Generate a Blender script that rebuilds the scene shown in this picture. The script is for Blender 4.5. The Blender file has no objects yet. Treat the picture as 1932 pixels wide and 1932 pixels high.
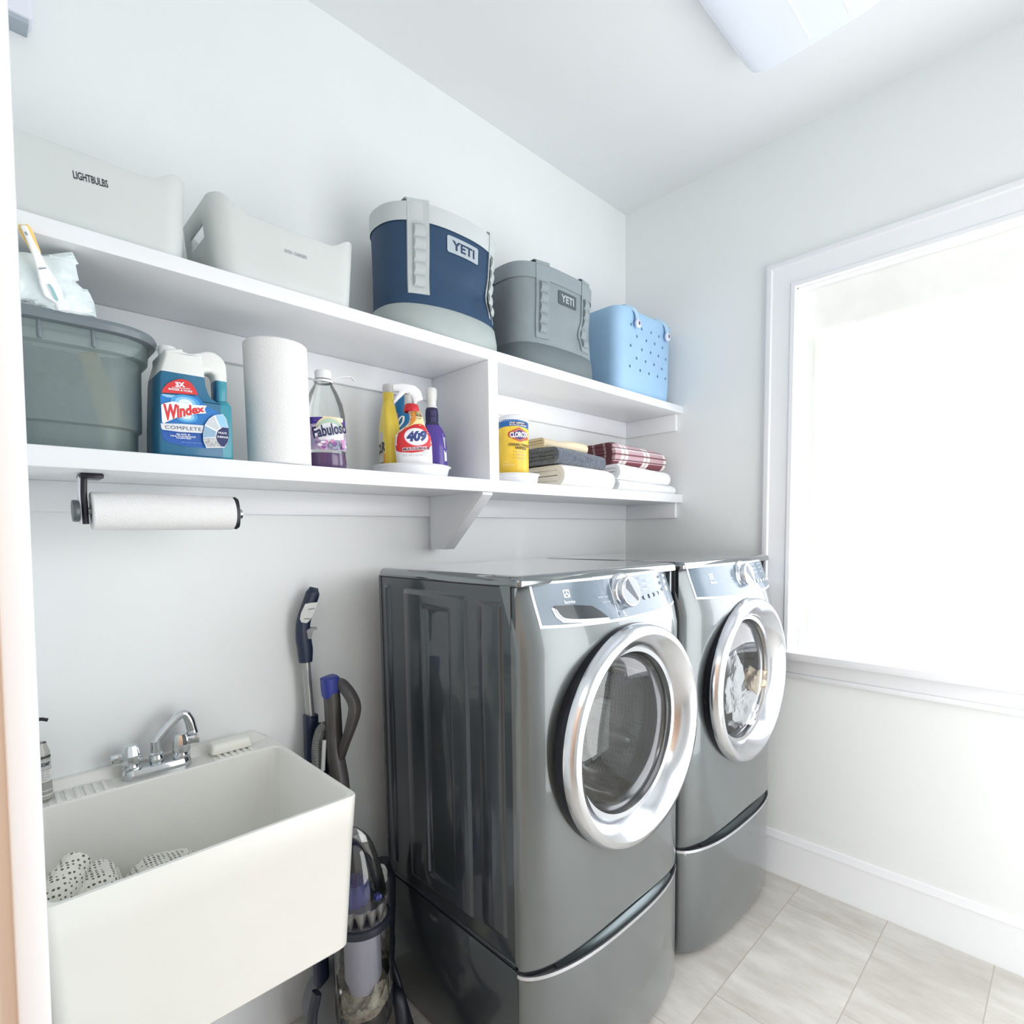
import bpy, bmesh, math, random
from mathutils import Vector, Matrix, noise
from mathutils.geometry import tessellate_polygon

PI = math.pi
random.seed(7)
scene = bpy.context.scene
COL = scene.collection

# ---------------------------------------------------------------- camera
FPX, PPX, PPY = 1044.158, 981.444, 1082.561          # focal length and principal point, 1932 px frame
YAW, PITCH, ROLL = 0.793454, -0.072817, -0.013815
CAM = Vector((-2.3326, -1.6125, 1.4426))
fw = Vector((math.cos(YAW)*math.cos(PITCH), math.sin(YAW)*math.cos(PITCH), math.sin(PITCH)))
r0 = Vector((math.sin(YAW), -math.cos(YAW), 0)); u0 = r0.cross(fw)
rt = math.cos(ROLL)*r0 + math.sin(ROLL)*u0
up = -math.sin(ROLL)*r0 + math.cos(ROLL)*u0
cd = bpy.data.cameras.new('camera'); cam = bpy.data.objects.new('camera', cd); COL.objects.link(cam)
cam.matrix_world = Matrix(((rt.x, up.x, -fw.x, CAM.x), (rt.y, up.y, -fw.y, CAM.y), (rt.z, up.z, -fw.z, CAM.z), (0, 0, 0, 1)))
cd.sensor_fit = 'HORIZONTAL'; cd.sensor_width = 36; cd.lens = FPX/1932*36
cd.shift_x = -(PPX-966)/1932; cd.shift_y = (PPY-966)/1932
cd.clip_start = 0.02
scene.camera = cam

# ---------------------------------------------------------------- world, lamps, exposure
world = bpy.data.worlds.new('world'); scene.world = world; world.use_nodes = True
bg = world.node_tree.nodes['Background']; bg.inputs[0].default_value = (0.95, 0.98, 1.0, 1); bg.inputs[1].default_value = 1.0
SHADE_EMIT = 3.2
def area_lamp(name, loc, size, power, col, rot=(0, 0, 0)):
    l = bpy.data.lights.new(name, 'AREA'); l.shape = 'RECTANGLE'; l.size, l.size_y = size; l.energy = power; l.color = col
    o = bpy.data.objects.new(name, l); o.location = loc; o.rotation_euler = rot; COL.objects.link(o); return o
area_lamp('hall_fill_lamp', (-3.3, -1.9, 2.9), (1.2, 1.6), 19, (1.0, 0.98, 0.965))  # added fill light, unseen in the hall, brightens the room from the camera side
area_lamp('back_wall_fill', (-.85, -2.285, 1.15), (1.3, 2.1), 26, (0.985, 0.99, 1.0), (math.radians(90), 0, 0))  # added fill light on the closed back wall, brightens shelf wall and sink front
vs = scene.view_settings
vs.view_transform = 'Standard'; vs.look = 'None'; vs.gamma = 1; vs.use_curve_mapping = False; vs.exposure = 0.22
scene.cycles.use_denoising = True
scene.cycles.max_bounces = 12; scene.cycles.diffuse_bounces = 8; scene.cycles.transparent_max_bounces = 12
scene.cycles.caustics_reflective = False; scene.cycles.caustics_refractive = False
scene.cycles.sample_clamp_indirect = 4

# ---------------------------------------------------------------- where a photo point lies in the room
def ray(px, py): return fw*FPX + rt*(px-PPX) - up*(py-PPY)
def Wy(px, py, y): d = ray(px, py); return CAM + d*((y-CAM.y)/d.y)
def Wx(px, py, x): d = ray(px, py); return CAM + d*((x-CAM.x)/d.x)
def Wz(px, py, z): d = ray(px, py); return CAM + d*((z-CAM.z)/d.z)

# ---------------------------------------------------------------- materials
def lin(c): c /= 255.0; return c/12.92 if c <= .04045 else ((c+.055)/1.055)**2.4
def rgb(r, g, b): return (lin(r), lin(g), lin(b), 1)
MATS = {}
def mat(name, c, rough=.5, metal=0, coat=0, bump=0, bscale=60, vary=.03, vscale=8, trans=0, alpha=None, emit=0, sheen=0, spec=.5, stretch=(1, 1, 1), aniso=0):
    if name in MATS: return MATS[name]
    m = bpy.data.materials.new(name); m.use_nodes = True; nt = m.node_tree; N = nt.nodes; L = nt.links
    b = N['Principled BSDF']; base = rgb(*c)
    b.inputs['Roughness'].default_value = rough; b.inputs['Metallic'].default_value = metal
    b.inputs['Coat Weight'].default_value = coat; b.inputs['Coat Roughness'].default_value = .04
    b.inputs['Specular IOR Level'].default_value = spec
    b.inputs['Transmission Weight'].default_value = trans
    if sheen: b.inputs['Sheen Weight'].default_value = sheen
    tc = N.new('ShaderNodeTexCoord'); mp = N.new('ShaderNodeMapping'); mp.inputs['Scale'].default_value = stretch
    L.new(tc.outputs['Object'], mp.inputs['Vector'])
    nz = N.new('ShaderNodeTexNoise'); nz.inputs['Scale'].default_value = vscale; nz.inputs['Detail'].default_value = 3
    L.new(mp.outputs[0], nz.inputs['Vector'])
    cr = N.new('ShaderNodeValToRGB')
    lo = tuple(max(0, v*(1-vary)) for v in base[:3])+(1,); hi = tuple(min(1, v*(1+vary)) for v in base[:3])+(1,)
    cr.color_ramp.elements[0].color = lo; cr.color_ramp.elements[1].color = hi
    cr.color_ramp.elements[0].position = .3; cr.color_ramp.elements[1].position = .7
    L.new(nz.outputs['Fac'], cr.inputs[0]); L.new(cr.outputs[0], b.inputs['Base Color'])
    if bump:
        n2 = N.new('ShaderNodeTexNoise'); n2.inputs['Scale'].default_value = bscale; n2.inputs['Detail'].default_value = 4
        L.new(mp.outputs[0], n2.inputs['Vector'])
        bp = N.new('ShaderNodeBump'); bp.inputs['Strength'].default_value = bump; bp.inputs['Distance'].default_value = .01
        L.new(n2.outputs['Fac'], bp.inputs['Height']); L.new(bp.outputs[0], b.inputs['Normal'])
    if emit:
        b.inputs['Emission Strength'].default_value = emit; L.new(cr.outputs[0], b.inputs['Emission Color'])
    if alpha is not None:
        tr = N.new('ShaderNodeBsdfTransparent'); tr.inputs[0].default_value = tuple(.5+.5*v for v in base[:3])+(1,)
        mx = N.new('ShaderNodeMixShader'); mx.inputs[0].default_value = alpha
        L.new(tr.outputs[0], mx.inputs[1]); L.new(b.outputs[0], mx.inputs[2])
        L.new(mx.outputs[0], N['Material Output'].inputs['Surface'])
    MATS[name] = m; return m
def glass_mat(name, c, base=.06, rough=.01):
    if name in MATS: return MATS[name]
    m = bpy.data.materials.new(name); m.use_nodes = True; nt = m.node_tree; N = nt.nodes; L = nt.links
    N.remove(N['Principled BSDF'])
    tr = N.new('ShaderNodeBsdfTransparent'); gl = N.new('ShaderNodeBsdfGlossy'); gl.inputs['Roughness'].default_value = rough
    nz = N.new('ShaderNodeTexNoise'); nz.inputs['Scale'].default_value = 4
    cr = N.new('ShaderNodeValToRGB'); v = rgb(*c)
    cr.color_ramp.elements[0].color = tuple(x*.97 for x in v[:3])+(1,); cr.color_ramp.elements[1].color = v
    L.new(nz.outputs['Fac'], cr.inputs[0]); L.new(cr.outputs[0], tr.inputs[0])
    lw = N.new('ShaderNodeLayerWeight'); lw.inputs['Blend'].default_value = .25
    mt = N.new('ShaderNodeMath'); mt.operation = 'MULTIPLY_ADD'; mt.inputs[1].default_value = .8; mt.inputs[2].default_value = base
    L.new(lw.outputs['Fresnel'], mt.inputs[0])
    mx = N.new('ShaderNodeMixShader'); L.new(mt.outputs[0], mx.inputs[0]); L.new(tr.outputs[0], mx.inputs[1]); L.new(gl.outputs[0], mx.inputs[2])
    L.new(mx.outputs[0], N['Material Output'].inputs['Surface'])
    MATS[name] = m; return m
class Nodes:
    """short hand for building a node colour"""
    def __init__(s, m): s.nt = m.node_tree; s.N = s.nt.nodes; s.L = s.nt.links
    def math(s, op, a, b=0, c=0):
        n = s.N.new('ShaderNodeMath'); n.operation = op
        for i, v in enumerate((a, b, c)):
            if isinstance(v, (int, float)): n.inputs[i].default_value = v
            else: s.L.new(v, n.inputs[i])
        return n.outputs[0]
    def mix(s, f, a, b):
        n = s.N.new('ShaderNodeMix'); n.data_type = 'RGBA'
        for i, v in ((0, f), (6, a), (7, b)):
            if isinstance(v, (int, float)): n.inputs[i].default_value = v
            elif isinstance(v, tuple): n.inputs[i].default_value = v
            else: s.L.new(v, n.inputs[i])
        return n.outputs[2]
    def xyz(s, kind='Object'):
        if kind == 'World': g = s.N.new('ShaderNodeNewGeometry').outputs['Position']
        else: g = s.N.new('ShaderNodeTexCoord').outputs[kind]
        x = s.N.new('ShaderNodeSeparateXYZ'); s.L.new(g, x.inputs[0]); return x.outputs[0], x.outputs[1], x.outputs[2], g

# ---------------------------------------------------------------- mesh helpers
ORG = {}
def sstep(a, b, x):
    if a == b: return float(x > a)
    t = max(0, min(1, (x-a)/(b-a))); return t*t*(3-2*t)
def rr(w, d, r, n=6, cx=0, cy=0):
    """rounded rectangle outline, counter-clockwise"""
    pts = []; r = min(r, w/2-1e-4, d/2-1e-4)
    for sx, sy, a0 in ((1, -1, -PI/2), (1, 1, 0), (-1, 1, PI/2), (-1, -1, PI)):
        ox, oy = cx+sx*(w/2-r), cy+sy*(d/2-r)
        for i in range(n+1):
            a = a0+PI/2*i/n; pts.append((ox+r*math.cos(a), oy+r*math.sin(a)))
    return pts
def sup(a, b, n, k=56, cx=0, cy=0):
    pts = []
    for i in range(k):
        t = 2*PI*i/k; c, s = math.cos(t), math.sin(t)
        pts.append((cx+a*math.copysign(abs(c)**(2/n), c), cy+b*math.copysign(abs(s)**(2/n), s)))
    return pts
def catmull(P, k=6):
    P = [Vector(p) for p in P]; out = []
    for i in range(len(P)-1):
        a = P[i-1] if i else P[0]*2-P[1]; b, c = P[i], P[i+1]; d = P[i+2] if i+2 < len(P) else c*2-b
        for j in range(k):
            t = j/k; out.append(.5*((2*b)+(c-a)*t+(2*a-5*b+4*c-d)*t*t+(3*b-a-3*c+d)*t**3))
    out.append(P[-1]); return out
class MB:
    def __init__(s): s.bm = bmesh.new()
    def face(s, vs, m=0):
        try: f = s.bm.faces.new(vs); f.material_index = m; return f
        except ValueError: return None
    def merge(s, b2, m=None, M=None):
        if M is not None: bmesh.ops.transform(b2, matrix=M, verts=b2.verts)
        mp = {v: s.bm.verts.new(v.co) for v in b2.verts}
        for f in b2.faces: s.face([mp[v] for v in f.verts], f.material_index if m is None else m)
        b2.free(); return s
    def box(s, lo, hi, m=0, bev=0, seg=2, M=None):
        b2 = bmesh.new(); bmesh.ops.create_cube(b2, size=1)
        lo, hi = Vector(lo), Vector(hi)
        for v in b2.verts: v.co = Vector([(lo[i]+hi[i])/2+v.co[i]*(hi[i]-lo[i]) for i in range(3)])
        if bev: bmesh.ops.bevel(b2, geom=b2.edges[:], offset=bev, segments=seg, affect='EDGES', profile=.5)
        return s.merge(b2, m, M)
    def loft(s, rings, m=0, cap0=True, cap1=True, close=True, mfn=None):
        R = [[s.bm.verts.new(p) for p in r] for r in rings]; n = len(R[0])
        for j in range(len(R)-1):
            for i in range(n if close else n-1):
                k = (i+1) % n; s.face((R[j][i], R[j][k], R[j+1][k], R[j+1][i]), mfn(i, j) if mfn else m)
        if cap0 and close: s.face(list(reversed(R[0])), mfn(0, 0) if mfn else m)
        if cap1 and close: s.face(R[-1], mfn(0, len(R)-2) if mfn else m)
        return s
    def lathe(s, prof, c=(0, 0, 0), axis='Z', n=40, m=0, sx=1, sy=1, M=None, ms=None, a0=0, a1=2*PI):
        """prof: (radius, height) pairs from bottom to top"""
        c = Vector(c); full = abs(a1-a0-2*PI) < 1e-6; R = []
        def P(r, h, t):
            x, y = r*math.cos(t)*sx, r*math.sin(t)*sy
            v = {'Z': Vector((x, y, h)), 'Y': Vector((x, -h, y)), 'X': Vector((h, x, y))}[axis]
            return (M @ v if M is not None else v)+c
        for r, h in prof:
            if r < 1e-6: R.append([s.bm.verts.new(P(0, h, 0))])
            else: R.append([s.bm.verts.new(P(r, h, a0+(a1-a0)*i/n)) for i in range(n if full else n+1)])
        for j in range(len(R)-1):
            A, B = R[j], R[j+1]; mm = ms[j] if ms else m
            for i in range(n):
                k = (i+1) % n if full else i+1
                if len(A) == 1 and len(B) == 1: continue
                if len(A) == 1: s.face((A[0], B[k], B[i]), mm)
                elif len(B) == 1: s.face((A[i], A[k], B[0]), mm)
                else: s.face((A[i], A[k], B[k], B[i]), mm)
        return s
    def tube(s, path, r, n=12, m=0, caps=True, sec=None, upv=None, ms=None):
        """sweep a circle (or the outline sec) along path; r a number or a list"""
        P = [Vector(p) for p in path]; k = len(P); rad = r if isinstance(r, (list, tuple)) else [r]*k
        if len(rad) != k: rad = [rad[min(len(rad)-1, int(i*len(rad)/k))] for i in range(k)]
        T = [(P[min(i+1, k-1)]-P[max(i-1, 0)]).normalized() for i in range(k)]
        nrm = Vector(upv) if upv else (Vector((0, 0, 1)) if abs(T[0].z) < .9 else Vector((0, 1, 0)))
        rings = []
        for i in range(k):
            nrm = nrm-T[i]*nrm.dot(T[i])
            if nrm.length < 1e-6: nrm = Vector((1, 0, 0))-T[i]*T[i].x
            nrm.normalize(); bi = T[i].cross(nrm)
            if sec: rings.append([P[i]+(nrm*b+bi*a)*rad[i] for a, b in sec])
            else: rings.append([P[i]+(nrm*math.sin(2*PI*j/n)+bi*math.cos(2*PI*j/n))*rad[i] for j in range(n)])
        return s.loft(rings, m, caps, caps, True, (lambda i, j: ms[j]) if ms else None)
    def prism(s, loops, fn, d0, d1, m=0, bev=0, seg=2, mside=None):
        """loops: outline plus holes as (u,v); fn(u,v,d) -> point; solid between depths d0 and d1"""
        b2 = bmesh.new(); tri = tessellate_polygon([[Vector((u, v, 0)) for u, v in l] for l in loops])
        flat = [p for l in loops for p in l]
        A = [b2.verts.new(fn(u, v, d0)) for u, v in flat]; B = [b2.verts.new(fn(u, v, d1)) for u, v in flat]
        fr = []
        for t in tri:
            try: fr.append(b2.faces.new([A[i] for i in t])); fr.append(b2.faces.new([B[i] for i in reversed(t)]))
            except ValueError: pass
        o = 0; rim = []
        for l in loops:
            k = len(l)
            for i in range(k):
                j = (i+1) % k
                f = b2.faces.new((A[o+i], A[o+j], B[o+j], B[o+i])); f.material_index = m if mside is None else mside
                rim += [e for e in f.edges if (e.verts[0] in (A[o+i], A[o+j]) and e.verts[1] in (A[o+i], A[o+j])) or (e.verts[0] in (B[o+i], B[o+j]) and e.verts[1] in (B[o+i], B[o+j]))]
            o += k
        for f in fr: f.material_index = m
        bmesh.ops.recalc_face_normals(b2, faces=b2.faces)
        if bev: bmesh.ops.bevel(b2, geom=list(set(rim)), offset=bev, segments=seg, affect='EDGES', profile=.5)
        return s.merge(b2)
    def grid(s, us, vs, fn, m=0, mfn=None):
        V = [[s.bm.verts.new(fn(u, v)) for u in us] for v in vs]
        for j in range(len(vs)-1):
            for i in range(len(us)-1):
                s.face((V[j][i], V[j][i+1], V[j+1][i+1], V[j+1][i]), mfn((us[i]+us[i+1])/2, (vs[j]+vs[j+1])/2) if mfn else m)
        return s
    def obj(s, name, mats, parent=None, org=None, ang=35, bevel=0, sub=0, solid=0, bseg=2, recalc=True):
        if not isinstance(mats, (list, tuple)): mats = [mats]
        if parent is not None: o3 = ORG[parent.name]
        else: o3 = Vector(org) if org is not None else Vector((0, 0, 0))
        for v in s.bm.verts: v.co -= o3
        if recalc: bmesh.ops.recalc_face_normals(s.bm, faces=s.bm.faces)
        me = bpy.data.meshes.new(name); s.bm.to_mesh(me); s.bm.free()
        for m in mats: me.materials.append(m)
        for p in me.polygons: p.use_smooth = True
        me.set_sharp_from_angle(angle=math.radians(ang))
        o = bpy.data.objects.new(name, me); COL.objects.link(o)
        if parent is not None: o.parent = parent
        else: o.location = o3
        ORG[o.name] = o3
        if solid:
            md = o.modifiers.new('solidify', 'SOLIDIFY'); md.thickness = solid; md.offset = 0
        if bevel:
            md = o.modifiers.new('bevel', 'BEVEL'); md.width = bevel; md.segments = bseg; md.limit_method = 'ANGLE'; md.angle_limit = math.radians(40)
        if sub:
            md = o.modifiers.new('subsurf', 'SUBSURF'); md.levels = sub; md.render_levels = sub
        return o
def tag(o, label, cat, group=None, kind=None):
    o['label'] = label; o['category'] = cat
    if group: o['group'] = group
    if kind: o['kind'] = kind
    return o
def thing(name, label, cat, loc, group=None, local=False):
    o = bpy.data.objects.new(name, None); COL.objects.link(o); o.empty_display_size = .05
    o.location = loc; ORG[o.name] = Vector((0, 0, 0)) if local else Vector(loc)
    return tag(o, label, cat, group)
def struct(o): o['kind'] = 'structure'; return o
def lab(o, t): o['label'] = t; return o

# lettering and printed shapes, laid onto a surface by a mapping fn(u, v, d): d = height above the surface
_txt = {}
def text_geo(sx, bold=0, shear=0, space=1.0):
    k = (sx, bold, shear, space)
    if k in _txt: return _txt[k]
    cu = bpy.data.curves.new('lettering', 'FONT'); cu.body = sx; cu.size = 1; cu.offset = bold; cu.shear = shear
    cu.space_character = space; cu.resolution_u = 3
    o = bpy.data.objects.new('lettering', cu); COL.objects.link(o); bpy.context.view_layer.update()
    me = bpy.data.meshes.new_from_object(o.evaluated_get(bpy.context.evaluated_depsgraph_get()))
    V = [(v.co.x, v.co.y) for v in me.vertices]; F = [tuple(p.vertices) for p in me.polygons]
    bpy.data.objects.remove(o); bpy.data.curves.remove(cu); bpy.data.meshes.remove(me)
    _txt[k] = (V, F); return _txt[k]
class Print:
    def __init__(s, fn, eps=.0005, step=.0003, maxlen=.02): s.fn, s.d, s.step, s.ml, s.mb, s.mats = fn, eps, step, maxlen, MB(), []
    def mi(s, m):
        if m not in s.mats: s.mats.append(m)
        return s.mats.index(m)
    def _add(s, V, F, m):
        b2 = bmesh.new(); vv = [b2.verts.new((u, v, 0)) for u, v in V]
        for f in F:
            try: b2.faces.new([vv[i] for i in f])
            except ValueError: pass
        for _ in range(5):
            es = [e for e in b2.edges if e.calc_length() > s.ml]
            if not es: break
            bmesh.ops.subdivide_edges(b2, edges=es, cuts=1); bmesh.ops.triangulate(b2, faces=b2.faces)
        for v in b2.verts: v.co = s.fn(v.co.x, v.co.y, s.d)
        s.mb.merge(b2, s.mi(m)); s.d += s.step; return s
    def poly(s, pts, m):
        t = tessellate_polygon([[Vector((u, v, 0)) for u, v in pts]]); return s._add(pts, t, m)
    def oval(s, cx, cy, a, b, m, n=28, rot=0):
        c, q = math.cos(rot), math.sin(rot)
        return s.poly([(cx+a*math.cos(t)*c-b*math.sin(t)*q, cy+a*math.cos(t)*q+b*math.sin(t)*c) for t in [2*PI*i/n for i in range(n)]], m)
    def rect(s, x0, y0, x1, y1, m, r=0): return s.poly(rr(x1-x0, y1-y0, r, 4, (x0+x1)/2, (y0+y1)/2) if r else [(x0, y0), (x1, y0), (x1, y1), (x0, y1)], m)
    def text(s, t, cx, cy, w, h, m, bold=0, shear=0, rot=0, taper=0, space=1.0):
        V, F = text_geo(t, bold, shear, space)
        x0, x1 = min(v[0] for v in V), max(v[0] for v in V); y0, y1 = min(v[1] for v in V), max(v[1] for v in V)
        c, q = math.cos(rot), math.sin(rot); P = []
        for x, y in V:
            a = (x-x0)/(x1-x0); b = (y-y0)/(y1-y0); X = (a-.5)*w; Y = (b-.5)*h*(1-taper*a)
            P.append((cx+X*c-Y*q, cy+X*q+Y*c))
        return s._add(P, F, m)
    def done(s, name, parent): return s.mb.obj(name, s.mats, parent, recalc=False)
def on_cyl(c, r, a0, z0, sy=1):
    """u runs round the cylinder, v up; a0 = direction the middle faces (radians)"""
    def f(u, v, d):
        a = a0+u/r; return Vector((c[0]+(r+d)*math.cos(a), c[1]+(r+d)*sy*math.sin(a), z0+v))
    return f
def facing(c): return math.atan2(CAM.y-c[1], CAM.x-c[0])
# ================================================================ THE SETTING
HC = 2.9637
M_wall = mat('wall_paint', (236, 239, 239), .55, vary=.012, vscale=2, bump=.03, bscale=350)
M_ceil = mat('ceiling_paint', (228, 230, 231), .7, vary=.01, vscale=2)
M_trim = mat('trim_paint', (238, 240, 243), .28, vary=.008, vscale=3)
M_beige = mat('hall_paint', (238, 221, 206), .6, vary=.02, vscale=2)

def tile_floor():
    m = bpy.data.materials.new('floor_tile'); m.use_nodes = True; q = Nodes(m); b = q.N['Principled BSDF']
    x, y, z, pos = q.xyz('World')
    row = q.math('FLOOR', q.math('DIVIDE', q.math('ADD', y, .867), .3004))
    xo = q.math('ADD', x, q.math('SUBTRACT', q.math('MULTIPLY', row, .2), -.372))
    col = q.math('FLOOR', q.math('DIVIDE', xo, .6))
    fy = q.math('FRACT', q.math('DIVIDE', q.math('ADD', y, .867), .3004)); fx = q.math('FRACT', q.math('DIVIDE', xo, .6))
    ey = q.math('MULTIPLY', q.math('MINIMUM', fy, q.math('SUBTRACT', 1, fy)), .3004)
    ex = q.math('MULTIPLY', q.math('MINIMUM', fx, q.math('SUBTRACT', 1, fx)), .6)
    grout = q.math('LESS_THAN', q.math('MINIMUM', ex, ey), .0017)
    cmb = q.N.new('ShaderNodeCombineXYZ'); q.L.new(row, cmb.inputs[0]); q.L.new(col, cmb.inputs[1])
    wn = q.N.new('ShaderNodeTexWhiteNoise'); q.L.new(cmb.outputs[0], wn.inputs['Vector'])
    nz = q.N.new('ShaderNodeTexNoise'); nz.inputs['Scale'].default_value = 4; nz.inputs['Detail'].default_value = 8; nz.inputs['Roughness'].default_value = .65
    mp = q.N.new('ShaderNodeMapping'); mp.inputs['Scale'].default_value = (3.2, 1, 1); mp.inputs['Rotation'].default_value = (0, 0, .25)
    ad = q.N.new('ShaderNodeVectorMath'); ad.operation = 'MULTIPLY_ADD'; q.L.new(wn.outputs['Color'], ad.inputs[0]); ad.inputs[1].default_value = (9, 9, 9); q.L.new(pos, ad.inputs[2])
    q.L.new(ad.outputs[0], mp.inputs['Vector']); q.L.new(mp.outputs[0], nz.inputs['Vector'])
    cr = q.N.new('ShaderNodeValToRGB'); cr.color_ramp.elements[0].position = .3; cr.color_ramp.elements[1].position = .72
    cr.color_ramp.elements[0].color = rgb(188, 184, 176); cr.color_ramp.elements[1].color = rgb(222, 220, 215)
    q.L.new(nz.outputs['Fac'], cr.inputs[0])
    c2 = q.mix(q.math('MULTIPLY', wn.outputs['Value'], .38), cr.outputs[0], rgb(176, 171, 164))
    c3 = q.mix(grout, c2, rgb(178, 172, 163))
    q.L.new(c3, b.inputs['Base Color']); b.inputs['Roughness'].default_value = .38
    bp = q.N.new('ShaderNodeBump'); bp.inputs['Strength'].default_value = .25; bp.inputs['Distance'].default_value = .004
    q.L.new(q.math('SUBTRACT', 1, grout), bp.inputs['Height']); q.L.new(bp.outputs[0], b.inputs['Normal'])
    return m
struct(MB().box((-4.2, -3.3, -.1), (.12, .12, 0)).obj('floor', tile_floor()))
struct(MB().box((-4.2, -3.3, HC), (.12, .12, HC+.1)).obj('ceiling', M_ceil))
struct(MB().box((-2.42, 0, 0), (.12, .12, HC)).obj('wall_left', M_wall))
WY0, WY1, WZ0, WZ1 = -.795, -1.74, .925, 2.376
w = MB()
w.box((0, WY0, 0), (.12, 0, HC)).box((0, -2.5, 0), (.12, WY1, HC)).box((0, WY1, 0), (.12, WY0, WZ0)).box((0, WY1, WZ1), (.12, WY0, HC))
struct(w.obj('wall_right', M_wall))
struct(MB().box((-2.42, -2.42, 0), (.12, -2.3, HC)).obj('wall_back', M_wall))
w = MB()
w.box((-2.42, -.925, 0), (-2.33, 0, HC), 0).box((-2.42, -2.3, 0), (-2.33, -1.95, HC), 0).box((-2.42, -1.95, 2.25), (-2.33, -.925, HC), 0)
struct(w.obj('wall_entry', M_wall))
w = MB()
w.box((-4.2, -.3, 0), (-2.42, -.2, HC)).box((-4.3, -3.3, 0), (-4.2, -.2, HC)).box((-4.2, -3.4, 0), (-2.42, -3.3, HC)).box((-2.42, -3.3, 0), (-2.36, -2.42, HC))
struct(w.obj('wall_hall', M_beige))
# white corner casing of the doorway, a little out of plumb
w = MB(); lean = .026
w.box((-.023, -.0155, 0), (.0, .0, 2.25), 0, .003).box((-.012, 0, 0), (.0, .05, 2.25), 0, .003)
for v in w.bm.verts: v.co.x += -2.296+lean*(v.co.z-1.44); v.co.y += -.9395
struct(w.obj('trim_1', M_trim))
w = MB().box((-.12, .002, 0), (-.0228, .0135, 2.25))
for v in w.bm.verts: v.co.x += -2.296+lean*(v.co.z-1.44); v.co.y += -.9395
struct(w.obj('trim_2', M_beige))

def base_profile(L, fn):
    prof = [(0, 0), (.019, 0), (.019, .018), (.014, .03), (.014, .135), (.012, .145), (.014, .155), (.010, .165), (.006, .180), (0, .182)]
    return [[fn(s, d, z) for d, z in prof] for s in L]
struct(MB().loft(base_profile((-2.329, 0), lambda s, d, z: (s, -d, z))).obj('baseboard_left', M_trim, ang=25))
struct(MB().loft(base_profile((-2.3, 0), lambda s, d, z: (-d, s, z))).obj('baseboard_right', M_trim, ang=25))

# ---- window
prof = [(0, .111), (.018, .111), (.020, .105), (.020, .092), (.016, .086), (.012, .050), (.014, .022), (.018, .016), (.018, .002), (0, 0)]   # (thickness, distance from opening)
cs = MB(); loops = []
path = [((WY0, .955), (1, 0)), ((WY0, WZ1), (1, 1)), ((WY1, WZ1), (-1, 1)), ((WY1, .955), (-1, 0))]
rings = [[(-t-.0005, y+sy*o, z+sz*o) for t, o in prof] for (y, z), (sy, sz) in path]
cs.loft(rings)
window = struct(cs.obj('window_1', M_trim, ang=25))
b = MB().box((-.055, WY1-.15, .925), (.085, WY0+.105, .957), 0, .006); b.obj('window_stool', M_trim, window)
MB().box((-.02, WY1-.12, .868), (-.0005, WY0+.09, .925), 0, .003).box((-.024, WY1-.12, .846), (-.0005, WY0+.09, .868), 0, .006).obj('window_apron', M_trim, window)
j = MB(); j.box((.001, WY0-.004, .957), (.119, WY0+.01, WZ1)).box((.001, WY1-.01, .957), (.119, WY1+.004, WZ1)).box((.001, WY1, WZ1-.004), (.119, WY0, WZ1+.01)).obj('window_jamb', M_trim, window)
s = MB()
for z0, z1, xx in ((.960, 1.68, .080), (1.66, WZ1-.006, .098)):
    s.box((xx, WY0-.045, z0), (xx+.015, WY0-.006, z1)).box((xx, WY1+.006, z0), (xx+.015, WY1+.045, z1)).box((xx+.001, WY1+.044, z0), (xx+.014, WY0-.044, z0+.05)).box((xx+.001, WY1+.044, z1-.04), (xx+.014, WY0-.044, z1))
s.obj('window_sash', M_trim, window, bevel=.003)
MB().box((.112, WY1+.04, 1.0), (.116, WY0-.04, WZ1-.03)).obj('window_pane', glass_mat('window_glass', (240, 245, 250)), window)

# ---- fabric shade, glowing with daylight
def shade_mat(name, k, col):
    return mat(name, col, .9, vary=.02, vscale=14, emit=k, bump=.05, bscale=400)
shade = thing('window_shade', 'white fabric shade glowing with daylight over the window', 'window shade', (.05, (WY0+WY1)/2, .985))
ys = [WY0-.022-i*(WY0-WY1-.044)/40 for i in range(41)]; zs = [.985+i*(WZ1-.985)/60 for i in range(61)]
MB().grid(ys, zs, lambda y, z: (.056+.003*math.sin((z-.985)/.222*2*PI)+.0015*math.sin(y*31), y, z)).obj('shade_cloth', shade_mat('shade_cloth', SHADE_EMIT, (248, 250, 255)), shade, solid=.001)
MB().grid(ys, [WZ1-.17+.17*i/12 for i in range(13)], lambda y, z: (.046+.002*math.sin(y*23), y, z)).obj('valance', shade_mat('shade_double_cloth', .22, (224, 224, 220)), shade, solid=.001)
MB().grid([WY0-.020-.036*i/6 for i in range(7)], [1.03+i*(WZ1-1.2)/60 for i in range(61)], lambda y, z: (.051, y+.003*math.sin(z*17)*sstep(WY0-.03, WY0-.056, y), z)).obj('side_hem', mat('shade_hem', (214, 216, 210), .9, vary=.03, emit=.16), shade, solid=.001)
MB().tube([(.052, WY0-.024, .99), (.052, WY1+.024, .99)], .006, 8).obj('hem_bar', M_trim, shade)

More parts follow.
